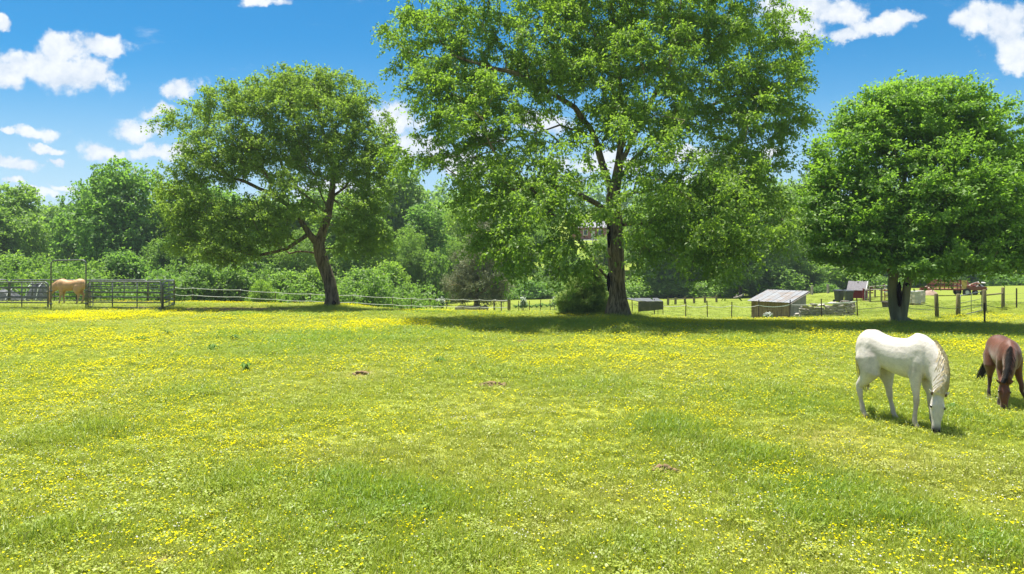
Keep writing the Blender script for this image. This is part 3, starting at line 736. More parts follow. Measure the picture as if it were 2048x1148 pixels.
def make_tree(name, label, base, limbs, lobes, ntips, mind, seed, R0, bark, leafm, leafkw, flare=0.9, flare_h=0.6, cat='tree', rtip=0.012, trunk_free=0.6, step=0.5, droop=0.0, sides=14, group=None, shell=.45, pathw=0.25, extra=None, hole=None):
    base = Vector(base)
    loc = lambda p: np.array([p[0] - base.x, p[1] - base.y, p[2] - base.z])
    root = thing(name, label, cat, base, 0, group)
    L = [[loc(p) for p in l] for l in limbs]; LB = [(loc(c), r) for c, r in lobes]
    tips = lobe_tips(LB, ntips, seed, mind, shell)
    if hole:      # an open window in the crown, seen from the meadow
        px = 1024 + F * (tips[:, 0] + base.x) / (tips[:, 1] + base.y); py = HZ - F * (tips[:, 2] + base.z - CAMH) / (tips[:, 1] + base.y)
        kill = np.zeros(len(tips), bool)
        for (x0_, y0_, x1_, y1_, front) in hole: kill |= (px > x0_) & (px < x1_) & (py > y0_) & (py < y1_) & ((tips[:, 1] < .4) if front else True)
        tips = tips[~kill]
    P, par, tn, td = grow(L, tips, seed + 1, step=step, trunk_free=trunk_free, droop=droop, pathw=pathw)
    obj('trunk', branch_mesh('trunk', P, par, R0, rtip, flare, flare_h, seed=seed, sides=sides), bark, root)
    # leaves also along the last stretch of each twig
    T = P[tn]; back = P[par[tn]]
    TT = np.concatenate([T, back * .6 + T * .4]); DD = np.concatenate([td, td])
    o = obj('crown', leaves_mesh('crown', TT, DD, seed + 2, **leafkw), leafm, root)
    if extra: extra(root)
    return root, o

def PL(pts, d0):
    return [ray(p[0], p[1], d0 + (p[2] if len(p) > 2 else 0)) for p in pts]
def LBS(l, d0, y0=0, y1=1, shift=0.0, rys=1.0):
    # lower boughs reach farther out than the top of the crown
    out = []
    for (a, b, c, rx, ry, rz) in l:
        f = min(max((b - y0) / (y1 - y0), 0), 1); dd = d0 + c - shift * f
        out.append((ray(a, b, d0) * 1.0 + Vector((0, dd - d0, 0)), (rx, ry * (rys + (1 - rys) * f * .5), rz)))
    return out

# --- the tall tree in the middle
d = 32.5; b = gpt(1237, d)
limbs = PL([(1237, 634), (1236, 590), (1233, 540), (1230, 490), (1228, 440), (1226, 395), (1238, 330), (1245, 260), (1242, 180), (1232, 100), (1226, 20), (1220, -80)], d)
limbs = [limbs] + [PL(l, d) for l in (
    [(1226, 395), (1205, 330, .3), (1190, 275, .6), (1150, 215, .4), (1105, 188, 0), (1040, 150, -.5), (960, 128, -1), (900, 108, -1)],
    [(1190, 275, .6), (1120, 250, -1.5), (1050, 270, -2.5), (960, 290, -3)],
    [(1238, 330), (1290, 225, -.5), (1335, 140, -1), (1358, 60, -1), (1368, -30, -1)],
    [(1245, 260), (1190, 150, 2), (1130, 60, 3), (1080, -20, 3.5)],
    [(1228, 450), (1270, 445, -.6), (1330, 450, -1.5), (1400, 452, -2.2)],
    [(1233, 360), (1300, 285, .6), (1380, 232, 1), (1470, 190, 1), (1545, 150, 1)],
    [(1236, 578), (1192, 530, -.4), (1165, 495, -.7), (1150, 462, -1.0), (1130, 420, -1.2)],
    [(1235, 555), (1203, 522, .3), (1188, 482, .4), (1182, 440, .3), (1165, 395, .2)],
    [(1228, 430), (1160, 390, -2), (1090, 370, -4), (1030, 380, -5)],
    [(1230, 410), (1260, 370, 2.5), (1300, 350, 5), (1350, 360, 6)],
    [(1238, 330), (1230, 260, 3), (1210, 180, 5), (1180, 110, 6)],
    [(1240, 300), (1270, 250, -3), (1310, 230, -5), (1370, 240, -6)],
    [(1226, 395), (1300, 380, -2.5), (1390, 370, -3.5), (1450, 370, -4)],
    [(1245, 260), (1340, 190, 3), (1430, 120, 4), (1490, 60, 4)])]
lob = LBS([(850, 70, 0, 2.3, 3, 2.2), (930, 100, 0, 3.0, 4, 2.8), (900, 210, -1, 2.2, 3, 1.8), (970, 265, -1, 2.7, 4, 2.2), (1040, 390, -1.5, 2.8, 4, 2.2), (1010, 480, -1.5, 1.9, 3, 1.6), (1070, 495, -1.5, 2.0, 3, 1.2), (1100, 160, 0, 3.4, 5, 3.2),
           (1220, 30, 0, 4, 6, 3.6), (1260, 200, -1, 3.2, 6, 3.2), (1420, 70, 0, 3.8, 5, 3.2), (1460, 230, 0, 3.2, 5, 2.5), (1345, 395, -.5, 3.0, 5, 2.0), (1340, 490, -1, 2.4, 4, 1.4), (1555, 130, 0, 1.6, 2.6, 2.6), (1440, 370, 0, 2.2, 3.6, 1.6),
           (1580, 60, 0, 1.0, 2, 1.2), (1545, 250, 0, 1.2, 2.2, 1.3), (1490, 330, 0, 1.1, 2.2, .9), (1000, -20, 0, 3.0, 4, 1.8), (1430, -30, 0, 3.2, 4, 1.8), (1220, -60, 0, 3.4, 4, 2.0), (1225, 525, -2.2, 1.2, 1.0, .55), (1140, 460, -2.5, 2.2, 2.0, 1.4), (1420, 455, -1.5, 2.0, 3, 1.4),
           (800, 60, 0, 1.0, 1.5, 1.2), (850, 330, -1, 1.3, 2.4, 1.0), (1245, 440, -3, 1.6, 1.4, 1.3), (1215, 350, -4, 2.0, 1.4, 1.5), (960, 400, -1, 1.6, 2.4, 1.3), (1300, 500, -1.5, 1.4, 1.6, .8), (1130, 525, -2, 1.3, 1.4, .6), (1020, 520, -1.5, 1.2, 1.6, .6), (1390, 510, -1, 1.3, 1.8, .6)], d, 100, 520, 4.2, .62)
make_tree('shade_tree', 'tallest tree with thick furrowed trunk and wide airy crown in the middle', b, limbs, lob, 1150, 0.50, 11, 0.40, M['bark_big'], M['leaf_big'],
          dict(twigs=8, per=14, tl=(0.35, 1.0), size=(0.12, 0.19), aspect=0.5, flat=0.55, droop=0.55, up=0.42, spread=0.9), flare=0.62, flare_h=0.5, rtip=0.011, trunk_free=.35, step=.55, hole=[(1146, 440, 1192, 482, False), (1200, 545, 1262, 660, True), (1205, 430, 1252, 512, True), (1185, 255, 1262, 345, True), (1130, 180, 1200, 245, True)])

# --- the spreading tree on the left
d = 39.5; b = gpt(664, d)
limbs = [PL([(664, 613), (665, 595), (660, 565), (650, 535), (641, 508), (637, 488), (645, 462), (655, 432), (662, 395), (668, 350), (650, 280), (635, 215), (628, 165)], d)]
limbs += [PL(l, d) for l in (
    [(637, 488), (620, 470, -.3), (602, 442, -.5), (592, 425, -.6), (540, 385, -.6), (500, 368, -.4), (455, 350, 0), (410, 300, .2), (360, 260, .3)],
    [(618, 468, -.3), (596, 482, -.6), (575, 497, -1), (520, 510, -1.5), (460, 500, -1.6)],
    [(641, 508), (610, 503, .4), (580, 507, .8), (540, 515, 1.4), (470, 520, 2)],
    [(655, 432), (632, 408, .3), (612, 392, .5), (565, 335, 1), (540, 270, 1.3), (520, 215, 1.5)],
    [(662, 395), (690, 375, .2), (715, 335, .4), (740, 290, .6), (765, 260, .6)],
    [(662, 395), (700, 420, -1), (740, 430, -1.8), (765, 440, -2)],
    [(650, 450), (700, 455, 1.5), (745, 465, 2.2)],
    [(668, 350), (690, 270, -1), (700, 210, -1.4)],
    [(655, 420), (630, 350, -2.4), (600, 300, -3.2)],
    [(660, 400), (640, 330, 2.4), (610, 250, 3)])]
lob = LBS([(335, 240, 0, .9, 1.1, .6), (395, 230, 0, 1.5, 1.8, 1.1), (460, 205, 0, 1.8, 2.4, 1.4), (540, 195, 0, 2.2, 3, 1.7), (625, 175, 0, 2.2, 3.2, 1.4), (700, 205, 0, 1.8, 3, 1.5), (745, 265, 0, 1.4, 2.2, 1.4), (450, 320, 0, 2.3, 3, 2.0), (560, 310, 0, 2.8, 4, 2.2), (680, 320, 0, 2.6, 4, 2.2),
           (770, 330, 0, 1.0, 2, 1.3), (385, 380, 0, 1.4, 2, 1.5), (450, 440, 0, 2.0, 3, 1.6), (540, 450, 0, 2.3, 3.5, 1.5), (480, 490, 0, 1.6, 2.4, .7), (700, 440, 0, 2.3, 3.5, 1.5), (750, 480, 0, 1.5, 2.6, 1.1), (760, 410, 0, 1.1, 2, 1.3), (680, 495, 0.5, 1.2, 2, .6), (795, 245, 0, .5, .8, .3), (425, 480, 0, 1.4, 2, 1.0), (500, 505, -.5, 1.6, 1.8, .6), (400, 430, -.8, 1.3, 1.6, 1.2), (630, 400, -2, 2.0, 1.5, 1.2), (600, 165, 0, 1.6, 2.2, 1.0), (665, 165, 0, 1.5, 2.2, 1.0), (560, 200, -1.5, 1.6, 1.6, 1.4), (640, 250, -2, 2.2, 1.6, 1.6), (510, 270, -1.6, 2.0, 1.6, 1.6)], d, 220, 500, 2.6, .62)
make_tree('leaning_tree', 'broad tree with bent brown trunk beside the round pen', b, limbs, lob, 930, 0.43, 21, 0.345, M['bark_left'], M['leaf_left'],
          dict(twigs=8, per=10, tl=(0.3, 0.8), size=(0.11, 0.17), aspect=0.6, flat=0.7, droop=0.35, up=0.4, spread=1.0), flare=0.42, flare_h=0.5, rtip=0.010, trunk_free=.42, step=.5, hole=[(612, 440, 672, 560, True), (590, 425, 622, 470, True), (640, 370, 690, 440, True), (498, 358, 534, 388, False)])
LEFT_BASE = b.copy()

# --- the dense round tree on the right, a double trunk
d = 28.5; b = gpt(1802, d)
limbs = [PL([(1800, 650), (1795, 635), (1788, 610), (1785, 575), (1788, 540), (1792, 480), (1800, 420), (1810, 350), (1825, 280), (1840, 220)], d)]
limbs += [PL(l, d) for l in (
    [(1800, 650), (1806, 632, -.15), (1810, 605, -.2), (1813, 575, -.2), (1822, 540, -.1), (1850, 480, .2), (1880, 420, .5), (1910, 350, .6), (1930, 280, .6)],
    [(1788, 540), (1740, 480, -.6), (1690, 430, -1), (1640, 390, -1.2)],
    [(1792, 480), (1745, 400, .8), (1715, 320, 1.2), (1690, 260, 1.4)],
    [(1822, 540), (1890, 500, -.8), (1950, 460, -1.4), (2010, 420, -1.6)],
    [(1850, 480), (1930, 430, 1.2), (2000, 370, 1.8)],
    [(1800, 420), (1800, 360, -1.8), (1790, 300, -2.4)],
    [(1788, 560), (1760, 520, -1.4), (1720, 500, -2.2)],
    [(1820, 560), (1850, 520, -1.6), (1880, 500, -2.4)],
    [(1800, 420), (1830, 340, 2), (1850, 270, 2.6)],
    [(1790, 520), (1800, 470, 2), (1790, 430, 3)])]
lob = LBS([(1830, 250, 0, 2.7, 3.2, 1.75), (1740, 250, 0, 1.7, 2.6, 1.4), (1700, 320, 0, 1.8, 2.8, 1.6), (1650, 390, 0, 1.2, 2.2, 1.3), (1665, 450, 0, 1.3, 2.4, 1.2), (1700, 500, 0, 1.6, 2.6, .85), (1820, 400, 0, 2.8, 4, 2.4), (1940, 290, 0, 1.9, 3, 1.8),
           (1900, 215, 0, 1.7, 2.6, 1.1), (1985, 380, 0, 1.6, 2.6, 1.7), (2000, 470, 0, 1.4, 2.6, 1.1), (1940, 500, 0, 1.9, 3, .9), (1820, 510, 0, 2.2, 3.4, .75), (1760, 420, -1.5, 1.8, 1.6, 1.6), (1880, 420, -1.6, 1.8, 1.6, 1.6), (2035, 300, 0, .7, 1.4, .8), (1960, 505, -.5, 1.3, 2, .45), (1730, 530, -.5, 1.3, 2, .5), (1615, 400, 0, .8, 1.6, .9), (1630, 470, 0, .9, 1.8, .9), (1650, 520, 0, .9, 1.6, .5), (1850, 530, -.5, 1.6, 2, .35), (1770, 530, -.5, 1.2, 2, .3), (2010, 495, 0, 1.0, 2, .5), (1630, 330, 0, .6, 1.2, .6), (1598, 430, 0, .7, 1.4, .8), (1765, 200, 0, .9, 1.6, .5), (1840, 180, 0, 1.5, 2, .6), (1610, 490, 0, .7, 1.4, .6)], d, 240, 540, 2.0, .62)
make_tree('round_tree', 'dense rounded tree with grey double trunk behind the grazing horses', b, limbs, lob, 1150, 0.32, 31, 0.255, M['bark_right'], M['leaf_right'],
          dict(twigs=7, per=11, tl=(0.3, 0.85), size=(0.11, 0.18), aspect=0.55, flat=0.18, droop=0.16, up=0.68, spread=0.75, tipvar=.6, updir=0.12), flare=1.35, flare_h=0.34, rtip=0.010, trunk_free=.35, step=.45, hole=[(1768, 545, 1842, 660, True), (1775, 340, 1820, 420, True), (1850, 390, 1880, 430, True)])
RIGHT_BASE = b.copy()

# near-black blobs on the trunks, the shade of hollows put into their colour
def ell(rx, ry, rz, nu=10, nv=7, seed=0):
    g = np.random.default_rng(seed); V = []; Fc = []
    for j in range(nv + 1):
        th = math.pi * j / nv
        for i in range(nu):
            ph = 2 * math.pi * i / nu; q = 1 + (g.random() - .5) * .25
            V.append((rx * math.sin(th) * math.cos(ph) * q, ry * math.sin(th) * math.sin(ph), rz * math.cos(th) * q))
    for j in range(nv):
        for i in range(nu): a = j * nu + i; c = j * nu + (i + 1) % nu; Fc.append((a, c, c + nu, a + nu))
    return mesh_np('hollow', V, Fc, smooth=True)
tl_ = [o for o in COL.objects if o.name == 'leaning_tree'][0]; tr_ = [o for o in COL.objects if o.name == 'round_tree'][0]; tb_ = [o for o in COL.objects if o.name == 'shade_tree'][0]
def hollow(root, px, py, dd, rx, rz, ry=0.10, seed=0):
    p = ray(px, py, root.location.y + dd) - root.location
    o = obj('trunk_hollow_shade', ell(rx, ry, rz, seed=seed), M['hole'], root, loc=p)
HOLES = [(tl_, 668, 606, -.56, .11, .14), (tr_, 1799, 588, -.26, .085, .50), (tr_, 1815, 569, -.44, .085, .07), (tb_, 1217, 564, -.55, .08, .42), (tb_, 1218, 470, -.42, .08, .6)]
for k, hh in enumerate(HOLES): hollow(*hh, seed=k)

# --- woodland trees: six kinds, each built once, then copied with their parts
def proto_tree(kind, seed):
    z = lambda *a: np.array(a, float)
    if kind == 'round':
        limbs = [[z(0, 0, 0), z(.1, 0, 3), z(0, .1, 6), z(0, 0, 11)], [z(.1, 0, 3), z(2, 1, 6), z(3.4, 1, 8)], [z(.1, 0, 3.5), z(-2, -1, 6), z(-3.4, -1, 8.5)], [z(0, .1, 5), z(1, -2.2, 8)], [z(0, .1, 5), z(-1, 2.2, 8)]]
        lobes = [((0, 0, 9.5), (4.2, 4.2, 3.6)), ((2.5, 1, 7), (3, 3, 2.6)), ((-2.7, -1, 7), (3, 3, 2.8)), ((0, -2.4, 5.5), (3.2, 2.6, 2.4)), ((1.6, 1, 4), (3, 3, 1.8)), ((-1.8, 0, 4), (3, 3, 1.8)), ((-1, 0, 11.5), (2.5, 2.5, 2))]
        kw = dict(twigs=5, per=6, tl=(.5, 1.3), size=(.28, .46), aspect=.62, flat=.5, droop=.3, up=.5, spread=1.0); nt = 330; md = .62; r0 = .3
    elif kind == 'tall':
        limbs = [[z(0, 0, 0), z(0, .1, 4), z(.1, 0, 8), z(0, 0, 14)], [z(0, .1, 4), z(1.5, .5, 7), z(2, .5, 10)], [z(0, .1, 5), z(-1.6, -.5, 8), z(-2, -.6, 11)], [z(.1, 0, 7), z(.4, -1.6, 10)]]
        lobes = [((0, 0, 12), (2.4, 2.4, 3.2)), ((1.2, 0, 9), (2.3, 2.4, 2.6)), ((-1.3, 0, 8.5), (2.3, 2.4, 2.6)), ((0, -1, 6), (2.6, 2.2, 2)), ((.8, 0, 3.8), (2.2, 2.2, 1.8)), ((-1, .3, 4), (2, 2, 1.6))]
        kw = dict(twigs=5, per=6, tl=(.45, 1.1), size=(.26, .42), aspect=.6, flat=.6, droop=.45, up=.45, spread=.95); nt = 290; md = .55; r0 = .26
    elif kind == 'oak':
        limbs = [[z(0, 0, 0), z(.1, 0, 2.6), z(-.2, 0, 5), z(.3, 0, 9)], [z(.1, 0, 2.6), z(2, .4, 4.6), z(4, .6, 6.2), z(5, .6, 8)], [z(.1, 0, 2.8), z(-2, -.4, 5), z(-4, -.6, 6.5)], [z(-.2, 0, 5), z(-1.4, -1, 8), z(-1.8, -1, 10)], [z(-.2, 0, 4.6), z(1.6, -1, 7), z(2.4, -1, 9)]]
        lobes = [((0, 0, 9.5), (3, 3, 2)), ((3.6, .5, 8), (2.6, 2.6, 1.7)), ((-3.4, -.6, 7.6), (2.6, 2.6, 1.7)), ((4.4, 0, 5.6), (2, 2.4, 1.3)), ((-4, 0, 5), (2, 2.4, 1.3)), ((0, -2.4, 6), (2.6, 2, 1.6)), ((2, -1, 3.6), (2.4, 2, 1.2)), ((-1.8, -.6, 3.6), (2.4, 2, 1.2))]
        kw = dict(twigs=5, per=6, tl=(.4, 1.0), size=(.24, .38), aspect=.6, flat=.4, droop=.2, up=.6, spread=1.0); nt = 300; md = .55; r0 = .3
    elif kind == 'willow':
        limbs = [[z(0, 0, 0), z(.2, 0, 3), z(0, .1, 7), z(0, 0, 13)], [z(.2, 0, 3), z(1.8, .6, 7), z(2.6, .6, 10)], [z(.2, 0, 3.4), z(-1.8, -.6, 7), z(-2.8, -.6, 9.5)], [z(0, .1, 7), z(.6, -2, 10)]]
        lobes = [((0, 0, 12), (2.6, 2.6, 2.4)), ((2, 0, 9.5), (2.4, 2.6, 2.4)), ((-2.2, 0, 9), (2.4, 2.6, 2.6)), ((0, -2, 8), (2.8, 2.2, 2.6)), ((1.6, -.6, 5.6), (2.4, 2.4, 2)), ((-1.8, -.6, 5.2), (2.4, 2.4, 2)), ((0, -1, 3), (2.6, 2.4, 1.4))]
        kw = dict(twigs=5, per=7, tl=(.6, 1.5), size=(.26, .42), aspect=.34, flat=.5, droop=.95, up=.25, spread=.9); nt = 290; md = .6; r0 = .28
    elif kind == 'shrub':
        limbs = [[z(0, 0, 0), z(.2, 0, .8), z(.3, 0, 1.8)], [z(0, 0, 0.02), z(-.7, .2, 1), z(-1, .2, 1.8)], [z(0, 0, 0.03), z(.9, -.3, .9), z(1.3, -.3, 1.5)]]
        lobes = [((0, 0, 1.5), (1.4, 1.2, .9)), ((1.1, 0, 1.0), (1.0, 1, .8)), ((-1.1, 0, 1.0), (1.0, 1, .8)), ((.1, -.5, .6), (1.6, .9, .5))]
        kw = dict(twigs=5, per=6, tl=(.3, 1.0), size=(.14, .26), aspect=.6, flat=.6, droop=.2, up=.5, spread=1.0); nt = 120; md = .28; r0 = .05
    else:
        limbs = [[z(0, 0, 0), z(.1, 0, 1.4), z(0, 0, 3.6)], [z(0, 0, 0.02), z(-.6, .2, 1.6), z(-.9, .2, 3)], [z(.1, 0, 1.4), z(.9, -.3, 2.4)]]
        lobes = [((0, 0, 3.0), (1.3, 1.2, 1.0)), ((.9, 0, 2.0), (1.1, 1, .9)), ((-.9, 0, 2.0), (1.1, 1, .9)), ((.1, -.4, 1.0), (1.5, 1, .7))]
        kw = dict(twigs=5, per=6, tl=(.35, 1.2), size=(.16, .30), aspect=.6, flat=.6, droop=.4, up=.45, spread=1.0); nt = 150; md = .34; r0 = .07
    return make_tree('woodland_' + ('shrub' if kind in ('shrub', 'sapling') else 'tree'), kind, (0, 0, 0), limbs, lobes, nt, md, seed, r0, M['bark_bg'], M['leaf_bg'], kw, flare=.4, rtip=.014, trunk_free=.4, step=.8 if kind not in ('shrub', 'sapling') else .35, sides=8,
                     cat='shrub' if kind in ('shrub', 'sapling') else 'tree')
PROTO = {}
HT = dict(round=13.6, tall=15.2, oak=11.4, willow=14.4, shrub=2.5, sapling=4.1); WD = dict(round=11.0, tall=7.0, oak=12.0, willow=8.8, shrub=4.4, sapling=4.2)
for i, k in enumerate(('round', 'tall', 'oak', 'willow', 'shrub', 'sapling')): PROTO[k] = proto_tree(k, 100 + 10 * i)
used = set()
def wood(kind, px, d, top, width, label, col=(1, 1, 1), group=None):
    """a woodland tree: direction, distance, height of its top in the photograph, width in px"""
    p = gpt(px, d); p.z -= 0.1
    h = CAMH + (HZ - top) / F * d - p.z; wm = width * d / F
    sc = (wm / WD[kind], wm / WD[kind], h / HT[kind])
    rz = random.random() * 6.28
    root, cr = PROTO[kind]
    if kind not in used:
        used.add(kind); root.location = p; root.rotation_euler = (0, 0, rz); root.scale = sc; root['label'] = label; r = root
        if group: r['group'] = group
    else:
        r = copy_tree(root, p, rz, sc, label, group)
        for q in ('kind',):
            if q in r: del r[q]
    for c in r.children:
        if c.name.startswith('crown'): c.color = (*col, 1)
    return r
DK = (.92, 1.05, .95); MD = (1.0, 1.05, .95); LT = (1.14, 1.16, 1.0); YL = (1.28, 1.25, .85); GY = (1.05, 1.05, 1.2)
G1 = 'trees of the wood edge'

WOODS = [
    ('oak', 25, 92, 372, 235, 'pale green oak with visible limbs at the left edge of the wood', LT),
    ('oak', 110, 120, 412, 170, 'low light green tree under the distant blue ridge', LT),
    ('round', -60, 84, 400, 190, 'tree cut by the left edge of the picture', MD),
    ('round', 262, 78, 318, 225, 'big dark green tree standing left of the leaning tree', DK),
    ('round', 185, 88, 350, 150, 'dark tree on the left flank of the big dark green tree', DK),
    ('tall', 385, 80, 352, 150, 'dark tree half hidden by the left side of the leaning tree crown', DK),
    ('round', 480, 86, 385, 200, 'shady tree straight behind the low limbs of the leaning tree', DK),
    ('tall', 590, 92, 400, 170, 'tree behind the fork of the leaning tree', MD),
    ('round', 690, 90, 410, 180, 'tree seen under the right side of the leaning tree', MD),
    ('round', 790, 96, 332, 190, 'grey green tree rising right of the leaning tree crown', GY),
    ('tall', 850, 84, 405, 110, 'slim ivy dark tree left of the withered cedar', DK),
    ('willow', 915, 104, 400, 110, 'bright yellow green tree behind the withered cedar', YL),
    ('tall', 985, 118, 392, 110, 'tree glimpsed left of the tallest trunk', MD),
    ('oak', 1050, 104, 425, 130, 'light tree behind the lower left boughs of the tallest tree', LT),
    ('tall', 1010, 108, 470, 90, 'dark slender tree between the withered cedar and the juniper', DK),
    ('tall', 1320, 96, 420, 130, 'thin trunked tree just right of the tallest trunk', MD),
    ('tall', 1382, 98, 398, 120, 'tree above the far dark fence posts', MD),
    ('round', 1440, 108, 372, 150, 'rounded tree behind the right boughs of the tallest tree', LT),
    ('willow', 1525, 92, 362, 200, 'tall pale feathery tree behind the tin roofed shed', LT),
    ('round', 1605, 112, 345, 170, 'dark topped tree between the pale feathery tree and the round tree', GY),
    ('willow', 1610, 98, 430, 130, 'pale drooping tree at the left foot of the round tree', LT),
    ('round', 1480, 88, 455, 120, 'bushy tree left of the shed above the fallen log', MD),
    ('round', 1690, 102, 400, 170, 'light green tree behind the two bins', LT),
    ('round', 1800, 104, 420, 180, 'tree right behind the double trunk', MD),
    ('round', 1910, 106, 400, 190, 'dark tree behind the loaded trailer', DK),
    ('round', 2020, 108, 410, 180, 'dark tree at the upper end of the right pasture', DK),
    ('oak', 1080, 126, 430, 100, 'pale tree on the slope left of the brick house', LT),
    ('oak', 1285, 124, 410, 150, 'pale tree on the slope right of the tallest trunk', YL),
    ('tall', 1245, 140, 440, 80, 'slim tree right behind the tallest trunk', LT),
    ('willow', 1350, 120, 400, 140, 'feathery tree above the dark stub posts', LT),
    ('round', 1180, 126, 520, 130, 'low round tree below the brick house', LT),
    ('tall', 430, 100, 372, 130, 'tall tree peeping over the left shoulder of the leaning tree', MD),
    ('tall', 540, 104, 380, 130, 'tall tree behind the middle of the leaning tree', GY),
    ('tall', 650, 102, 372, 130, 'tall tree right behind the upper bent trunk', MD),
    ('round', 735, 84, 420, 150, 'broad tree right of the bent trunk at the wood edge', LT),
    ('willow', 905, 88, 470, 90, 'young drooping tree just left of the withered cedar top', LT),
    ('round', 1130, 112, 500, 120, 'leafy tree between withered cedar and juniper', MD),
    ('willow', 1210, 118, 470, 90, 'drooping tree left of the tallest trunk', LT),
    ('round', 1400, 118, 385, 150, 'broad tree filling the gap right of the tallest trunk', MD),
    ('round', 1330, 110, 455, 120, 'bushy tree above the shade canopy', LT),
    ('tall', 1570, 104, 372, 120, 'slender tree above the tin roof', MD),
    ('round', 420, 74, 470, 130, 'light leafy tree behind the first rope fence span', LT),
    ('round', 520, 76, 480, 120, 'light leafy tree beneath the long left limbs', MD),
    ('willow', 600, 78, 455, 120, 'light drooping tree left of the fork of the bent trunk', LT),
    ('willow', 820, 78, 450, 100, 'light drooping tree left of the slim ivy dark tree', LT),
    ('round', 330, 72, 470, 110, 'leafy tree above the right end of the pen', MD),
    ('round', 2130, 104, 400, 190, 'tree beyond the right edge of the pasture', MD),
]
for (k, px, dd, top, wd, lab, col) in WOODS: wood(k, px, dd, top, wd, lab, col, G1)
G2 = 'bushes along the foot of the wood'
BUSH = [
    ('shrub', 62, 62, 545, 120, 'bright yellow green mound of bush behind the left rails of the pen', YL),
    ('shrub', 130, 66, 528, 100, 'light bush seen through the pen gateway arch', LT),
    ('sapling', 30, 70, 505, 110, 'pale leafy bush at the left edge of the picture', LT),
    ('sapling', 195, 66, 520, 80, 'leafy bush right of the gateway arch', LT),
    ('sapling', 250, 68, 500, 110, 'dark bush behind the right half of the pen', DK),
    ('shrub', 330, 66, 540, 110, 'dark bush at the right end of the pen', DK),
    ('sapling', 400, 64, 525, 100, 'bush beside the first span of rope fence', MD),
    ('sapling', 470, 66, 530, 90, 'bush beneath the long left limbs of the leaning tree', MD),
    ('shrub', 525, 60, 562, 60, 'small yellowish bush against the rope fence', YL),
    ('sapling', 575, 64, 540, 100, 'light bush left of the bent trunk', LT),
    ('sapling', 625, 66, 535, 80, 'bright bush touching the bent trunk in view', YL),
    ('sapling', 720, 66, 535, 110, 'leafy bush right of the bent trunk', LT),
    ('sapling', 775, 72, 520, 90, 'bright bush midway between bent trunk and withered cedar', YL),
    ('shrub', 815, 64, 568, 70, 'greyish low bush left of the withered cedar', GY),
    ('sapling', 870, 76, 500, 70, 'bush close to the left side of the withered cedar', MD),
    ('shrub', 1060, 96, 560, 110, 'dark undergrowth bush left of the juniper', DK),
    ('shrub', 1130, 98, 562, 110, 'undergrowth bush behind the juniper', MD),
    ('shrub', 1280, 94, 565, 120, 'low bush above the shade canopy', LT),
    ('shrub', 1350, 94, 560, 120, 'low undergrowth bush behind the far dark posts', LT),
    ('shrub', 1420, 92, 562, 120, 'low undergrowth bush left of the fallen log', LT),
    ('sapling', 1545, 88, 525, 110, 'bush rising over the tin roof', MD),
    ('sapling', 1610, 92, 520, 90, 'bush right of the tin roof', LT),
    ('sapling', 1660, 94, 505, 110, 'pale bush left of the two bins', YL),
    ('shrub', 1730, 94, 545, 120, 'bush behind the red coop', LT),
    ('shrub', 1640, 90, 565, 90, 'dark low bush beside the far pale posts', DK),
    ('sapling', 1850, 92, 530, 110, 'bush behind the stacked blocks', MD),
    ('sapling', 1930, 96, 525, 120, 'dark bush above the loaded trailer', DK),
    ('shrub', 2010, 98, 548, 110, 'dark bush on the upper edge of the right pasture', DK),
    ('sapling', 1200, 100, 540, 110, 'light bush between juniper and tallest trunk', LT),
]
for (k, px, dd, top, wd, lab, col) in BUSH: wood(k, px, dd, top, wd, lab, col, G2)

# far woods on the rising ground behind: one mass, leaf clumps on many crowns
def far_wood():
    g = np.random.default_rng(5); T = []; D = []; 
    for i in range(340):
        px = -500 + 3000 * g.random(); dd = 150 + 190 * g.random()
        if 1110 < px < 1260 and dd < 215: continue
        if 60 < px < 175: continue
        p = gpt(px, dd); h = 11 + 8 * g.random(); r = 3.2 + 3 * g.random()
        if dd > 230 : h += 3
        k = 46
        v = g.normal(size=(k, 3)); v /= np.linalg.norm(v, axis=1)[:, None]; v *= (g.random(k) ** .4)[:, None]
        T.append(np.array([p.x, p.y, p.z + h * .55]) + v * np.array([r, r, h * .45])); D.append(v)
    me = leaves_mesh('far_wood', np.concatenate(T), np.concatenate(D), 6, twigs=4, per=3, tl=(.6, 1.6), size=(.9, 1.6), aspect=.7, up=.45, droop=.2)
    o = obj('far_wood', me, M['leaf_bg']); o.color = (1.1, 1.12, 1.0, 1); tag(o, 'far woodland covering the slope behind the wood edge', 'woods', kind='stuff')
far_wood()

def undergrowth():
    g = np.random.default_rng(15); T = []; D = []
    for i in range(760):
        px = -160 + 2380 * g.random(); dd = 57 + 50 * g.random() if px < 860 else 92 + 26 * g.random()
        if 880 < px < 1030 and dd < 90: continue
        p = gpt(px, dd); h = .8 + 3.6 * g.random() ** 2.5 + (1.5 if px < 860 else .6) * float(fbm(px, 0, 90, 3)); r = .8 + 1.4 * g.random(); k = int(10 + h * 6)
        v = g.normal(size=(k, 3)); v /= np.linalg.norm(v, axis=1)[:, None]; v *= (g.random(k) ** .5)[:, None]
        T.append(np.array([p.x, p.y, p.z + h * .45]) + v * np.array([r, r, h * .55])); D.append(v)
    o = obj('undergrowth', leaves_mesh('undergrowth', np.concatenate(T), np.concatenate(D), 16, twigs=4, per=5, tl=(.3, 1.1), size=(.18, .34), aspect=.6, up=.5, droop=.3, tipvar=.7), M['leaf_bg']); o.color = (.85, .92, .8, 1)
    tag(o, 'tangled leafy undergrowth along the foot of the wood', 'undergrowth', kind='stuff')
undergrowth()

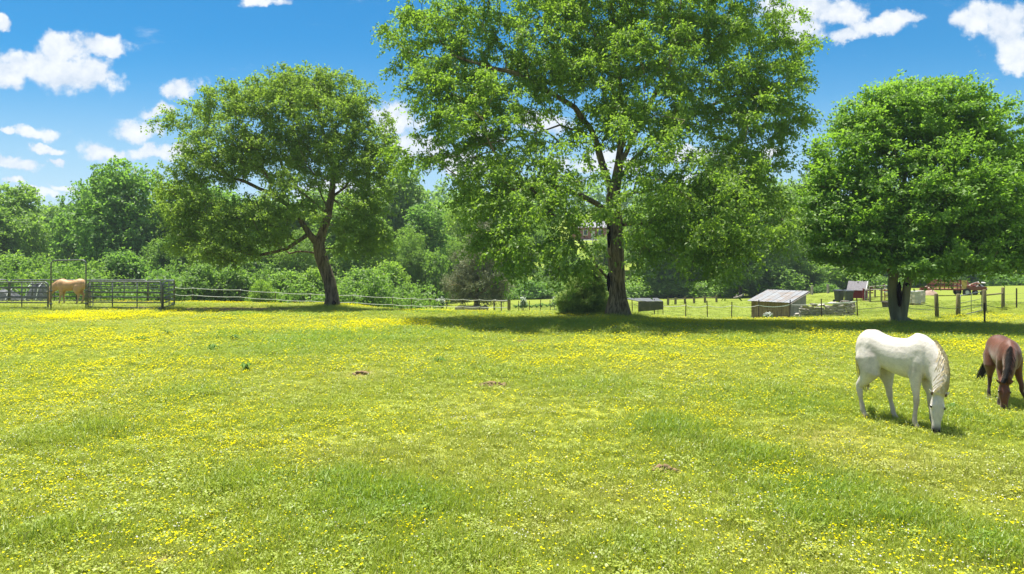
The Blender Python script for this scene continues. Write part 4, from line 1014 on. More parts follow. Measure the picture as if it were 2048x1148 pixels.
# --- withered cedar
b = gpt(952, 56); d = b.y
limbs = [PL([(952, 622), (953, 600), (955, 560), (958, 510), (962, 470), (965, 440)], d)] + [PL(l, d) for l in ([(953, 600), (925, 575, -.8), (900, 560, -1.2)], [(954, 590), (985, 570, -.6), (1015, 560, -1)], [(955, 560), (930, 525, .6), (915, 500, 1)], [(956, 550), (985, 525, .4), (1000, 510, .6)])]
lob = LBS([(950, 560, 0, 2.6, 2.2, 1.3), (955, 520, 0, 2.1, 1.8, 1.2), (965, 480, 0, 1.3, 1.2, 1.0), (915, 575, 0, 1.1, 1.2, .9), (1000, 575, 0, 1.3, 1.2, .9), (960, 595, -.4, 2.3, 1.6, .5), (970, 450, 0, .6, .6, .6)], d)
make_tree('withered_cedar', 'withered grey brown cedar with bare inner branches behind the rope fence', b, limbs, lob, 420, .22, 61, .17, M['bark_dead'], M['dead_needle'],
          dict(twigs=7, per=8, tl=(.2, .6), size=(.09, .2), aspect=.28, flat=.8, droop=.1, up=.2, spread=1.2), rtip=.014, trunk_free=.1, step=.35, sides=8)
# --- juniper beside the tall trunk
d = 34.0; b = gpt(1166, d)
limbs = [PL([(1166, 634), (1168, 600), (1172, 560), (1176, 525)], d)] + [PL(l, d) for l in ([(1167, 615), (1140, 600), (1125, 590)], [(1167, 610), (1195, 595), (1210, 590)], [(1167, 605), (1165, 590, -1), (1160, 580, -1.3)])]
lob = LBS([(1165, 612, 0, 1.2, 1.1, .42), (1162, 595, -.2, 1.15, 1.1, .5), (1172, 572, 0, .95, .9, .55), (1180, 548, 0, .65, .7, .5), (1135, 605, -.2, .55, .7, .5), (1196, 605, 0, .6, .7, .6), (1190, 575, 0, .5, .6, .5)], d)
make_tree('juniper_bush', 'dark juniper bush with yellowish tips against the tallest trunk', b, limbs, lob, 330, .15, 71, .08, M['bark_bg'], M['needle'],
          dict(twigs=9, per=16, tl=(.1, .3), size=(.05, .12), aspect=.4, flat=.5, droop=.05, up=.45, spread=.9, tipvar=.35), rtip=.008, trunk_free=.05, step=.2, cat='bush', sides=6)
# ------------------------------------------------------------------ object materials
M['pipe'] = plain('galvanised_green_pipe', (0.13, 0.14, 0.14), 0.45, 0.3, 5, metal=0.4, col2=(0.08, 0.085, 0.08), spec=0.5)
M['tin'] = plain('weathered_tin', (0.238, 0.248, 0.259), 0.55, 0.4, 1.6, metal=0.3, col2=(0.216, 0.180, 0.151), stretch=(1, 1, 0.4), spec=0.5, bump=0.1)
M['board'] = plain('weathered_board', (0.436, 0.306, 0.170), 0.9, 0.5, 3.0, col2=(0.258, 0.172, 0.095), stretch=(6, 6, 0.8))
M['board_grey'] = plain('grey_weathered_board', (0.340, 0.306, 0.265), 0.9, 0.4, 3.0, col2=(0.231, 0.197, 0.163), stretch=(6, 6, 0.8))
M['stone'] = plain('field_stone', (0.459, 0.425, 0.365), 0.95, 0.6, 3.5, col2=(0.255, 0.238, 0.204), bump=0.8)
M['post'] = plain('treated_wood_post', (0.208, 0.176, 0.091), 0.95, 0.5, 4.0, col2=(0.117, 0.111, 0.058), stretch=(5, 5, 0.6), bump=0.6)
M['tpost'] = plain('rusty_steel_post', (0.075, 0.055, 0.042), 0.8, 0.4, 10, metal=0.2)
M['rope'] = plain('white_fence_rope', (0.62, 0.64, 0.62), 0.8, 0.2, 30)
M['rope_g'] = plain('green_white_rope', (0.45, 0.60, 0.54), 0.8, 0.3, 30)
M['cord'] = plain('dark_cord', (0.05, 0.07, 0.04), 0.8, 0.2, 20)
M['wire'] = plain('dull_wire', (0.23, 0.22, 0.2), 0.6, 0.3, 12, metal=0.5)
M['insul'] = plain('white_insulator', (0.75, 0.75, 0.72), 0.5, 0.1, 8)
M['tarp'] = plain('dark_grey_tarp', (0.085, 0.092, 0.095), 0.65, 0.3, 4, col2=(0.13, 0.135, 0.14), bump=0.5)
M['bin'] = plain('charcoal_plastic', (0.055, 0.062, 0.066), 0.45, 0.15, 6, spec=0.4, bump=0.05)
M['red'] = plain('barn_red_board', (0.184, 0.018, 0.018), 0.8, 0.35, 4, col2=(0.128, 0.013, 0.014), stretch=(5, 5, 0.7))
M['rustred'] = plain('rusty_red_steel', (0.190, 0.048, 0.029), 0.7, 0.5, 7, col2=(0.151, 0.083, 0.051), metal=0.1)
M['trim'] = plain('white_trim', (0.72, 0.71, 0.68), 0.7, 0.15, 5)
M['shingle'] = plain('grey_shingle', (0.225, 0.210, 0.225), 0.9, 0.4, 9, col2=(0.165, 0.154, 0.165))
M['block'] = plain('pale_block', (0.559, 0.507, 0.403), 0.95, 0.4, 4, col2=(0.429, 0.403, 0.351))
M['tyre'] = plain('black_tyre', (0.025, 0.025, 0.026), 0.85, 0.3, 9)
M['rim'] = plain('dull_white_rim', (0.5, 0.5, 0.48), 0.5, 0.3, 6)
M['brick'] = plain('far_brick', (0.34, 0.13, 0.10), 0.9, 0.3, 2)
M['roofgrey'] = plain('far_grey_roof', (0.27, 0.27, 0.30), 0.85, 0.2, 3)
M['glass'] = plain('window_glass', (0.05, 0.06, 0.075), 0.1, 0.1, 2, spec=0.6)
M['yellow_paint'] = plain('faded_yellow_board', (0.50, 0.36, 0.10), 0.8, 0.4, 5)
M['tub'] = plain('black_rubber_tub', (0.045, 0.038, 0.035), 0.7, 0.3, 6, col2=(0.10, 0.07, 0.055))
M['dirt'] = plain('clay_mound', (0.42, 0.31, 0.25), 1.0, 0.3, 4, col2=(0.34, 0.24, 0.18))
M['log'] = plain('bleached_log', (0.252, 0.231, 0.196), 0.95, 0.4, 4, col2=(0.140, 0.119, 0.098))
M['dockleaf'] = leaf_mat('dock_leaf', (0.062, 0.136, 0.019), (0.112, 0.211, 0.031), (0.149, 0.273, 0.025), 0.25, 0.6, 0.01)
M['whitebloom'] = petal_mat('white_bloom', (0.72, 0.76, 0.70), 0.3)
M['dung'] = plain('dry_dung', (0.209, 0.142, 0.076), 1.0, 0.5, 9, col2=(0.114, 0.080, 0.048))

def on(px, d, dz=0.0): return gpt(px, d, dz)

# ------------------------------------------------------------------ far things: ridge, brick house, white fence
g_ = np.random.default_rng(3)
V = []; Fc = []
NR = 240
for k in range(NR + 1):
    px = -700 + 3600 * k / NR; dd = 900
    x = (px - 1024) / F * dd; h = 64 + 13 * float(fbm(px + 60, 3.0, 420, 4)) + (10 * math.exp(-((px - 125) / 60) ** 2)) + 1.6 * float(fbm(px, 9.0, 14, 3))
    V += [(x, dd, 8), (x, dd + 30, h * 0.72), (x, dd + 110, h * 1.1), (x, dd + 350, h * .5)]
    if k:
        for j in range(3): a = (k - 1) * 4 + j; Fc.append((a, a + 4, a + 5, a + 1))
M['ridge'] = plain('wooded_ridge', (0.075, 0.115, 0.07), 1.0, 0.7, 0.02, bump=0, col2=(0.045, 0.08, 0.05))
o = obj('hills', mesh_np('hills', V, Fc, smooth=True), M['ridge']); tag(o, 'distant wooded ridge on the skyline at the left', 'hills', kind='structure')

p = on(1163, 190); s_ = 190 / F
hs = thing('brick_house', 'far red brick house with grey hipped roof seen through the tallest tree', 'house', p, 0.12)
W_, D_, H_ = 11.5, 8.0, 3.1
MB().box((W_ / 2 - 2.2, 0, H_ / 2), (W_, D_, H_)).build('wall', M['brick'], hs)
x0, x1, y0, y1 = -2.2 - .5, W_ - 2.2 + .5, -D_ / 2 - .5, D_ / 2 + .5
rv = [(x0, y0, H_), (x1, y0, H_), (x1, y1, H_), (x0, y1, H_), (x0 + 4.0, 0, H_ + 2.4), (x1 - 4.0, 0, H_ + 2.4)]
MB().raw(rv, [(0, 1, 5, 4), (1, 2, 5), (2, 3, 4, 5), (3, 0, 4), (3, 2, 1, 0)]).build('roof', M['roofgrey'], hs)
for wx in (0.2, 4.3, 7.2):
    f = MB().box((wx, -D_ / 2 - .03, 1.7), (1.3, .08, 1.5)).build('window', M['trim'], hs)
    MB().box((wx, -D_ / 2 - .08, 1.7), (1.05, .04, 1.25)).build('pane', M['glass'], f)
dr = MB().box((2.3, -D_ / 2 - .03, 1.05), (1.0, .08, 2.1)).build('door', M['trim'], hs)

def post_fence(name, label, pts, h, rails, mat, pr=0.07, rr=0.045, cat='fence', square=True):
    r = thing(name, label, cat, pts[0])
    P_ = [Vector(q) - Vector(pts[0]) for q in pts]
    base = MB().box((0, 0, h / 2 - .1), (pr * 2, pr * 2, h + .2)).mesh('post') if square else MB().tube([(0, 0, -.25), (0, 0, h)], pr, 10).mesh('post')
    base.materials.append(mat)
    for q in P_: obj('post', base, None, r, loc=q, rot=((random.random() - .5) * .05, (random.random() - .5) * .05, random.random()))
    for a, b_ in zip(P_[:-1], P_[1:]):
        for z in rails: MB().tube([a + Vector((0, 0, z)), b_ + Vector((0, 0, z))], rr, 6).build('rail', mat, r)
    return r
post_fence('white_fence', 'far white rail fence on the slope below the brick house', [on(px, 162) for px in (1085, 1105, 1125, 1145, 1165, 1185, 1205, 1225, 1245, 1265, 1285)], 1.3, (0.5, 1.15), M['trim'], .09, .1)
post_fence('dark_post_fence', 'line of dark stub posts with one rail at the far side of the pasture', [on(px, 72 + i * .8) for i, px in enumerate((1336, 1351, 1370, 1388, 1410, 1433))], 0.75, (0.55,), M['post'], .09, .05)
for i, (px, py) in enumerate(((1420, 572), (1624, 585), (1656, 584))):
    if i == 0: continue
    q = on(px, 82); o = MB().box((0, 0, .5), (.22, .22, 1.2)).build('stub_post', M['board_grey'], None, loc=q)
    tag(o, ['', 'pale stub post right of the tin roof ridge', 'pale stub post just left of the two bins'][i], 'post', 'pale stub posts below the wood')
r = thing('fallen_log', 'bleached fallen log and stump below the pale feathery tree', 'log', on(1478, 84)); r.scale = (.75,) * 3; r.rotation_euler = (0, 0, .5)
MB().tube([(-1.2, 0, .15), (-.2, -.2, .35), (1.0, -.1, .7)], [.16, .2, .13], 8).build('log', M['log'], r, True)
MB().tube([(-.6, .1, .1), (-.5, 0, .6), (-.2, -.2, 1.0)], [.16, .12, .05], 7).build('broken_branch', M['log'], r, True)
MB().tube([(.5, 0, .4), (.9, -.2, .9)], [.09, .04], 6).build('broken_branch', M['log'], r, True)

# row of small plants and white weeds in the lower pasture
def rosette(n, rad, h, seed, wid=0.32, curl=.5):
    g = np.random.default_rng(seed); V = []; T = []
    for i in range(n):
        a = g.random() * 6.283; L = rad * (.6 + .5 * g.random()); up = h * (.4 + .8 * g.random()); w_ = L * wid; ca, sa = math.cos(a), math.sin(a)
        V += [(0.02 * ca, 0.02 * sa, .0), (L * .55 * ca - w_ * .5 * sa, L * .55 * sa + w_ * .5 * ca, up * .9), (L * ca, L * sa, up * curl), (L * .55 * ca + w_ * .5 * sa, L * .55 * sa - w_ * .5 * ca, up * .9)]; T += [g.random()] * 4
    return mesh_np('leaves', V, np.arange(len(V)).reshape(-1, 4), {'tint': T})
me = rosette(40, .45, .35, 3); me.materials.append(M['dockleaf'])
for i, px in enumerate((1032, 1041, 1052, 1063, 1074, 1083, 1094, 1103)):
    o = obj('garden_plant', me, None, None, loc=on(px, 69 + .2 * i), rot=(0, 0, i), scale=(1, 1, .9 + .2 * (i % 3)))
    tag(o, 'small dark plant in the row on the pasture left of the juniper', 'plant', 'row of small plants left of the juniper')
for i, (px, dd, h, lab) in enumerate(((880, 62, 1.1, 'pale flowering weed left of the withered cedar foot'), (1046, 64, 1.2, 'pale flowering weed between cedar and juniper, nearest the cedar'), (1110, 64, 1.1, 'pale flowering weed close to the juniper'), (1536, 41, .28, 'pale leafy weed in front of the shed wall'))):
    r = thing('flowering_weed', lab, 'weed', on(px, dd), i, 'pale weeds along the fences')
    T = np.array([[(g_.random() - .5) * h * .7, (g_.random() - .5) * h * .6, h * (.3 + .7 * g_.random())] for _ in range(26)])
    obj('leaves', leaves_mesh('leaves', T * .85, np.tile([0, 0, 1.0], (26, 1)), i, twigs=4, per=4, tl=(.05, .2), size=(.1, .2), aspect=.5), M['dockleaf'], r)
    fl_ = obj('blossom', leaves_mesh('blossom', T + np.array([0, 0, .1]), np.tile([0, 0, 1.0], (26, 1)), i + 9, twigs=3, per=4, tl=(.03, .12), size=(.05, .1), aspect=.9), M['whitebloom'], r); fl_['kind'] = 'stuff'
    m_ = MB()
    for t in T[::3]: m_.tube([(0, 0, -.1), tuple(t)], .012, 4)
    m_.build('stems', M['stem'], r)

# ------------------------------------------------------------------ round pen of pipe panels
def panel(name, label, a, b_, h=1.5, rails=6, ups=2, group='pipe panels of the round pen', r=.04):
    a = Vector(a); b_ = Vector(b_); t = thing(name, label, 'fence', a, 0, group)
    v = b_ - a; L = v.length; e = v / L
    rr = .2
    out = [a + Vector((0, 0, .03)), a + Vector((0, 0, h - rr))] + [a + e * (rr * (1 - math.cos(q))) + Vector((0, 0, h - rr + rr * math.sin(q))) for q in (.5, 1.0, 1.5)] \
        + [b_ - e * (rr * (1 - math.cos(q))) + Vector((0, 0, h - rr + rr * math.sin(q))) for q in (1.5, 1.0, .5)] + [b_ + Vector((0, 0, h - rr)), b_ + Vector((0, 0, .03))]
    MB().tube([q - a for q in out], r, 8).build('outer_frame', M['pipe'], t, True)
    for k in range(rails - 1):
        z = .14 + (h - .14) * k / (rails - 1)
        MB().tube([Vector((0, 0, z)), v + Vector((0, 0, z))], r * .85, 6).build('rail', M['pipe'], t, True)
    for k in range(1, ups + 1):
        q = v * (k / (ups + 1)); MB().tube([q + Vector((0, 0, .14)), q + Vector((0, 0, h))], r * .7, 6).build('upright', M['pipe'], t, True)
    for q in (v * .03, v * .97):
        MB().tube([q + Vector((-.0, 0, .0)), q + Vector((0, 0, .2))], r * 1.3, 6).build('foot', M['pipe'], t, True)
    return t
def pp(px, d): return on(px, d, 0.0)
d0 = 36.5
panel('pipe_fence', 'front pen panel right of the gateway arch', pp(176, d0), pp(324, d0 - .5), 1.52)
panel('pipe_fence', 'front pen panel left of the gateway arch', pp(-60, d0 + .4), pp(96, d0), 1.52)
panel('pipe_fence', 'short right end panel nearest the leaning tree, front half', pp(326, d0 - .4), pp(349, d0 + 3.2), 1.5, 6, 1)
panel('pipe_fence', 'short right end panel behind the front corner, back half', pp(348, d0 + 3.4), pp(297, d0 + 7.6), 1.5, 6, 1)
panel('pipe_fence', 'back pen panel at the right, beyond the front right panel', pp(295, d0 + 7.7), pp(156, d0 + 8.2), 1.5)
panel('pipe_fence', 'back pen panel behind the palomino horse', pp(153, d0 + 8.2), pp(20, d0 + 8.0), 1.5)
panel('pipe_fence', 'back pen panel at the left picture edge', pp(17, d0 + 8.0), pp(-110, d0 + 6.0), 1.5)
ar = thing('gateway_arch', 'tall bow shaped pipe gateway of the round pen', 'gateway', pp(102, d0 - .1))
A_ = Vector((0, 0, 0)); B_ = pp(172, d0 - .1) - ar.location; e = B_.normalized(); hh = 2.68; rr = .22
pts = [A_, A_ + Vector((0, 0, hh - rr))] + [A_ + e * rr * (1 - math.cos(q)) + Vector((0, 0, hh - rr + rr * math.sin(q))) for q in (.4, .8, 1.2, 1.57)] + [B_ - e * rr * (1 - math.cos(q)) + Vector((0, 0, hh - rr + rr * math.sin(q))) for q in (1.57, 1.2, .8, .4)] + [B_ + Vector((0, 0, hh - rr)), B_]
MB().tube(pts, .035, 8).build('arch_pipe', M['pipe'], ar, True)
for z in (.35, 1.05):
    for q in (A_, B_): MB().tube([q + Vector((-.06, 0, z)), q + Vector((.06, 0, z))], .05, 8).build('hinge_clamp', M['pipe'], ar, True)
gt = thing('pen_gate', 'narrow pipe gate swung open beside the right gateway post', 'gate', pp(180, d0 + .1))
gv = pp(186, d0 + 1.7) - gt.location
MB().tube([(0, 0, .15), (0, 0, 1.5), gv + Vector((0, 0, 1.5)), gv + Vector((0, 0, .15)), (0, 0, .15)], .025, 8).build('gate_frame', M['pipe'], gt, True)
for z in (.42, .69, .96, 1.23): MB().tube([(0, 0, z), gv + Vector((0, 0, z))], .02, 6).build('gate_rail', M['pipe'], gt, True)
def tarp_heap(label, px, d, w_, h_, seed):
    g = np.random.default_rng(seed); nx_, ny_ = 14, 8; V = []; Fc = []
    for j in range(ny_):
        for i in range(nx_):
            u, v = i / (nx_ - 1) * 2 - 1, j / (ny_ - 1) * 2 - 1
            z = h_ * max(0, 1 - abs(u) ** 4) * max(0, 1 - abs(v) ** 3) ** .6 * (.75 + .4 * g.random())
            V.append((u * w_ / 2, v * .9, z - .05))
    for j in range(ny_ - 1):
        for i in range(nx_ - 1): a = j * nx_ + i; Fc.append((a, a + 1, a + nx_ + 1, a + nx_))
    r = thing('covered_heap', label, 'heap', on(px, d), .1, 'tarpaulin covered heaps behind the pen')
    obj('tarpaulin', mesh_np('tarpaulin', V, Fc), M['tarp'], r)
    for u in (-.35, .3): MB().tube([(u * w_, -.95, .05), (u * w_, -.6, h_ * .8), (u * w_, 0, h_ * 1.08), (u * w_, .6, h_ * .8)], .025, 5).build('strap', M['rope'], r)
tarp_heap('dark tarpaulin covered heap beyond the pen, left of the palomino head', 76, 51, 1.15, 1.35, 1)
tarp_heap('low grey covered heap at the left picture edge beyond the pen', 4, 51, 2.6, .95, 2)

# ------------------------------------------------------------------ rope fence from the pen towards the withered cedar
fp = [350, 385, 480, 551, 621, 706, 785, 823, 860, 893, 926, 959, 990]
FD = 50.0
pts = [on(px, FD) for px in fp] + [on(1018, 49)]
fr = thing('rope_fence', 'two strand white rope fence running from the pen behind the bent trunk', 'fence', pts[0])
P0 = Vector(pts[0])
pm = MB().tube([(0, 0, -.3), (0, 0, 1.26)], .028, 6).mesh('fence_post'); pm.materials.append(M['tpost'])
im = MB().tube([(0, -.06, 0), (0, .06, 0)], .05, 6).mesh('insulator'); im.materials.append(M['insul'])
for q in pts[:-1]:
    po = obj('fence_post', pm, None, fr, loc=q - P0)
    obj('insulator', im, None, po, loc=(0, 0, 1.2)); obj('insulator', im, None, po, loc=(0, 0, .68))
MB().tube([(0, 0, -.3), (0, 0, 1.25)], .12, 10).build('end_post', M['post'], fr, loc=pts[-1] - P0)
for z, sag in ((1.2, .05), (.68, .05)):
    m_ = MB()
    for a, b_ in zip(pts[:-1], pts[1:]):
        a = a - P0; b_ = b_ - P0
        m_.tube([a + Vector((0, -.05, z)), (a * 3 + b_) / 4 + Vector((0, -.05, z - sag * .75)), (a + b_) / 2 + Vector((0, -.05, z - sag)), (a + 3 * b_) / 4 + Vector((0, -.05, z - sag * .75)), b_ + Vector((0, -.05, z))], .018, 5)
    m_.build('rope', M['rope'], fr)
# weathered raised bed and rails under the cedar
rb = thing('raised_bed', 'low grey weathered timber bed below the withered cedar', 'raised bed', on(944, 54.5))
for k, z in enumerate((.12, .34, .56)): MB().box((0, -.6, z), (2.6 - .1 * k, .12, .2)).build('timber', M['board_grey'], rb); MB().box((0, .6, z), (2.6 - .1 * k, .12, .2)).build('timber', M['board_grey'], rb)
for x in (-1.25, 1.25): MB().box((x, 0, .3), (.12, 1.1, .6)).build('end_board', M['board_grey'], rb)
MB().box((0, 0, .3), (2.3, 1.05, .5)).build('soil', M['dirt'], rb)
post_fence('pole_rail', 'short peeled pole rail beside the wooden end post', [on(988, 51.5), on(1003, 51), on(1017, 50.5)], 1.25, (1.15,), M['log'], .05, .055, 'rail', False)

# ------------------------------------------------------------------ woven wire fence on T-posts
wp = [(1038, 47.5), (1059, 46.6), (1080, 45.8), (1101, 45), (1160, 44), (1215, 43.2), (1265, 42.6), (1309, 42.2), (1371, 41.8), (1415, 41.4), (1463, 41), (1517, 40.6), (1579, 40.2), (1643, 39.6), (1715, 38.6), (1790, 36.5), (1868, 33.2)]
pts = [on(px, dd) for px, dd in wp]; P0 = Vector(pts[0])
wf = thing('wire_fence', 'woven wire fence on rusty steel posts crossing in front of the shed', 'fence', P0)
tm = MB().box((0, 0, .45), (.045, .05, 1.4)).box((0, -.03, .45), (.015, .05, 1.4)).mesh('steel_post'); tm.materials.append(M['tpost'])
for q in pts[:-1]: obj('steel_post', tm, None, wf, loc=q - P0, rot=(random.uniform(-.04, .04), random.uniform(-.04, .04), 0), scale=(1, 1, random.uniform(.95, 1.08)))
m_ = MB()
for a, b_ in zip(pts[:-1], pts[1:]):
    a = a - P0; b_ = b_ - P0; L = (b_ - a).length
    for z in (.05, .2, .35, .5, .65, .82): m_.tube([a + Vector((0, 0, z)), b_ + Vector((0, 0, z))], .002, 3, False)
    k = int(L / .25)
    for i in range(k): q = a.lerp(b_, (i + .5) / k); m_.tube([q + Vector((0, 0, .0)), q + Vector((0, 0, .82))], .0015, 3, False)
wm = m_.build('wire_mesh', M['wire'], wf); wm['kind'] = 'stuff'
for a, b_, mt, z1, z2, sg in [(pts[i], pts[i + 1], M['rope_g'] if i in (11, 13) else M['rope'], .92, .92, .12 if i < 12 else .06) for i in range(6, 14)] + [(pts[14], pts[15], M['cord'], .45, .6, .0), (pts[15], pts[16], M['cord'], .7, .5, .1)]:
    a = a - P0; b_ = b_ - P0
    MB().tube([a.lerp(b_, f) + Vector((0, -.04, z1 + (z2 - z1) * f - sg * 4 * f * (1 - f))) for f in (0, .17, .33, .5, .67, .83, 1)], .014, 5).build('strand', mt, wf)

# wooden posts, brace rail and tube gate at the right
WP = [('wooden_post', 1874, 31.8, 1.28, 'thick wooden fence post nearest the double trunk'), ('wooden_post', 1915, 34.2, 1.22, 'wooden hinge post left of the tube gate'), ('wooden_post', 1970, 36.0, 1.30, 'wooden post right of the tube gate, joined to the brace rail'), ('wooden_post', 2006, 38.2, 1.32, 'wooden post at the far end of the brace rail')]
wpos = {}
for nm, px, dd, h, lab in WP:
    q = on(px, dd); wpos[px] = q
    me = MB().tube([(0, 0, -.3), (0, 0, .5), (.01, 0, h - .03), (.01, 0, h)], [.09, .088, .084, .065], 10).mesh(nm, True)
    tag(obj(nm, me, M['post'], None, loc=q, rot=(0, random.uniform(-.02, .02), random.random() * 6)), lab, 'post', 'wooden posts at the pasture gate')
a, b_ = wpos[1970] + Vector((0, 0, 1.0)), wpos[2006] + Vector((0, 0, .98))
o = MB().tube([(0, 0, 0), (b_ - a) / 2, b_ - a], .045, 7).build('brace_rail', M['post'], None, True, loc=a); tag(o, 'round brace rail between the two right wooden posts', 'rail')
q0 = wpos[1915] + Vector((.16, .05, .12)); q1 = wpos[1970] + Vector((-.2, -.05, .2))
tg = thing('tube_gate', 'grey tube gate between two wooden posts below the trailer', 'gate', q0)
v = q1 - q0
H1 = Vector((0, 0, 1.0))
MB().tube([(0, 0, 0), H1 * .9, v * .04 + H1, v * .96 + H1, v + H1 * .9, v, (0, 0, 0)], .024, 8).build('gate_frame', M['pipe'], tg, True)
for z in (.26, .62): MB().tube([Vector((0, 0, z)), v + Vector((0, 0, z))], .012, 6).build('gate_rail', M['pipe'], tg, True)
for f in (.5,): MB().tube([v * f, v * f + H1], .014, 6).build('gate_upright', M['pipe'], tg, True)
for px, dd, lab in ((2033, 39, 'thin steel post right of the last wooden post'), (1969, 28.6, 'thin dark steel post in the tree shade before the gate')):
    o = obj('steel_post', tm, None, None, loc=on(px, dd)); o.scale.z = .8 if dd < 30 else 1.05; tag(o, lab, 'post')
# sagging dark cord along the gate
cpts = [ray(1838, 607, 33.0), ray(1860, 612, 31.8), ray(1874, 615, 31.7), ray(1900, 617, 33), ray(1915, 616, 34), ray(1945, 610, 35), ray(1970, 610, 35.8), ray(1988, 614, 37), ray(2006, 616, 38), ray(2033, 616, 39), ray(2080, 615, 40)]
o = MB().tube([q - cpts[0] for q in cpts], .016, 5).build('slack_cord', M['cord'], None, True, loc=cpts[0]); tag(o, 'dark slack cord strung across the wooden gate posts', 'cord')
wpts = [on(2006, 38.2), on(2033, 39), on(2090, 40)]
wf2 = thing('wire_strands', 'plain wire strands running off right from the last wooden post', 'fence', wpts[0])
for z in (.35, .62, .9):
    MB().tube([q - wpts[0] + Vector((0, 0, z)) for q in wpts], .006, 4).build('strand', M['wire'], wf2)

# ------------------------------------------------------------------ shade canopy with a tub
c0 = on(1309, 42.0); cp = thing('shade_canopy', 'low pipe frame with sagging dark cloth beside the tallest trunk', 'canopy', c0)
def rel(px, py, d): return ray(px, py, d) - c0
zt = c0.z + 1.18
def top(px, d): 
    x = (px - 1024) / F * d; return Vector((x, d, zt)) - c0
FRt, FLt = top(1326, 40.2), top(1277, 40.6); BLt, BRt = top(1250, 43.6), top(1316, 43.6)
for q in (FRt, FLt, BLt, BRt):
    bz = hz_(q.x + c0.x, q.y + c0.y) - c0.z
    MB().tube([(q.x, q.y, bz - .1), q], .022, 7).build('leg', M['tpost'], cp, True)
MB().tube([FRt, FLt, BLt, BRt, FRt], .022, 7).build('top_frame', M['pipe'], cp, True)
def cloth(p00, p10, p11, p01, n=9, sag=.08, wav=.02, seed=1):
    g = np.random.default_rng(seed); V = []; Fc = []
    for j in range(n):
        for i in range(n):
            u, v_ = i / (n - 1), j / (n - 1)
            q = p00.lerp(p10, u).lerp(p01.lerp(p11, u), v_); q = q + Vector((0, (g.random() - .5) * wav, -sag * 16 * u * (1 - u) * v_ * (1 - v_) + (g.random() - .5) * wav)); V.append(tuple(q))
    for j in range(n - 1):
        for i in range(n - 1): a = j * n + i; Fc.append((a, a + 1, a + n + 1, a + n))
    return mesh_np('cloth', V, Fc, smooth=True)
up_ = Vector((0, 0, .03))
obj('roof_cloth', cloth(FLt + up_, FRt + up_, BRt + up_, BLt + up_), M['tarp'], cp)
dn = Vector((0, -.02, -.62)); dn2 = Vector((0, -.02, -.45))
me = cloth(FLt + Vector((0, -.03, .02)), FRt + Vector((0, -.03, .02)), FRt + dn2, FLt + dn, 9, 0, .03, 2); obj('hanging_cloth', me, M['tarp'], cp)
m_ = MB()
for k in range(22):
    f = k / 21; q = FLt.lerp(FRt, f); m_.tube([q + Vector((0, .02, -1.1)), q], .004, 3)
m_.build('side_wire', M['wire'], cp)
tb = thing('trough', 'grey trough under the dark shade canopy', 'trough', on(1296, 41.3))
V = MB(); V.prism([(-.32, -.2), (.32, -.2), (.32, .2), (-.32, .2)], 0, .28); bevel_me = V.mesh('basin'); bevel(bevel_me, .03); obj('basin', bevel_me, M['board_grey'], tb, scale=(1, 1, 1))
MB().box((0, 0, .283), (.56, .32, .02)).build('water', M['tub'], tb)

# ------------------------------------------------------------------ tin roofed shed
A = Vector((17.8, 43.6)); W_ = 2.55; D_ = 2.4; al = R(47)
fdir = Vector((-math.cos(al), math.sin(al))); sdir = Vector((math.sin(al), math.cos(al)))
zs = min(hz_(A.x, A.y), hz_(*(A + fdir * W_)), -1.3)
sh = thing('shed', 'small weathered board shed with sloping tin roof', 'shed', (A.x, A.y, zs))
def S(u, v, z): q = fdir * u + sdir * v; return Vector((q.x, q.y, z))
hf, hb = 1.30, 1.85
rots = Matrix.Rotation(math.atan2(fdir.y, fdir.x), 3, 'Z')
nb_ = 13
for i in range(nb_):
    u = (i + .5) * W_ / nb_; w_ = W_ / nb_ - .012
    MB().box(S(u, 0.0 + random.uniform(-.006, .006), hf / 2 + random.uniform(-.02, 0)), (w_, .025, hf), rots).build('plank', M['board'], sh)
    MB().box(S(u, D_, hb / 2), (w_, .025, hb), rots).build('plank', M['board_grey'], sh)
for i in range(12):
    v = (i + .5) * D_ / 12; w_ = D_ / 12 - .012; h0 = hf + (hb - hf) * (v / D_) - .02
    for u in (0.0, W_): MB().box(S(u, v, h0 / 2), (.025, w_, h0), rots).build('plank', M['board_grey'], sh)
for z in (.35, .95):
    MB().box(S(W_ / 2, .05, z), (W_ - .1, .05, .09), rots).build('batten', M['board_grey'], sh)
MB().box(S(W_ / 2, -.022, .10), (W_ + .02, .03, .2), rots).build('skirt_board', M['board_grey'], sh)
for u, v in ((.0, .0), (W_, .0)): MB().box(S(u, v - .03, hf / 2), (.07, .05, hf), rots).build('corner_board', M['board'], sh)
ov = .18
npan = 7
for i in range(npan):
    u0 = -ov + (W_ + 2 * ov) * i / npan; u1 = -ov + (W_ + 2 * ov) * (i + 1) / npan + .03; V = []; Fc = []
    nn_ = 9; lift = .006 * (i % 2)
    for j, (vv, zz) in enumerate(((-.28, hf + .03 - .28 * (hb - hf) / D_), (D_ + .2, hb + .03 + .2 * (hb - hf) / D_))):
        for k in range(nn_):
            f = k / (nn_ - 1); V.append(S(u0 + (u1 - u0) * f, vv + random.uniform(-.012, .012), zz + lift + (.022 if k in (0, nn_ - 1) else .016 * (k % 4 == 0))))
    Fc = [(k, k + 1, k + 1 + nn_, k + nn_) for k in range(nn_ - 1)]
    o = obj('roof_sheet', mesh_np('roof_sheet', V, Fc), M['tin'], sh); md = o.modifiers.new('thick', 'SOLIDIFY'); md.thickness = .012
for v in (0.02, D_ - .02): MB().box(S(W_ / 2, v, (hf if v < 1 else hb) - .02), (W_ + .3, .07, .07), rots).build('roof_beam', M['board_grey'], sh)
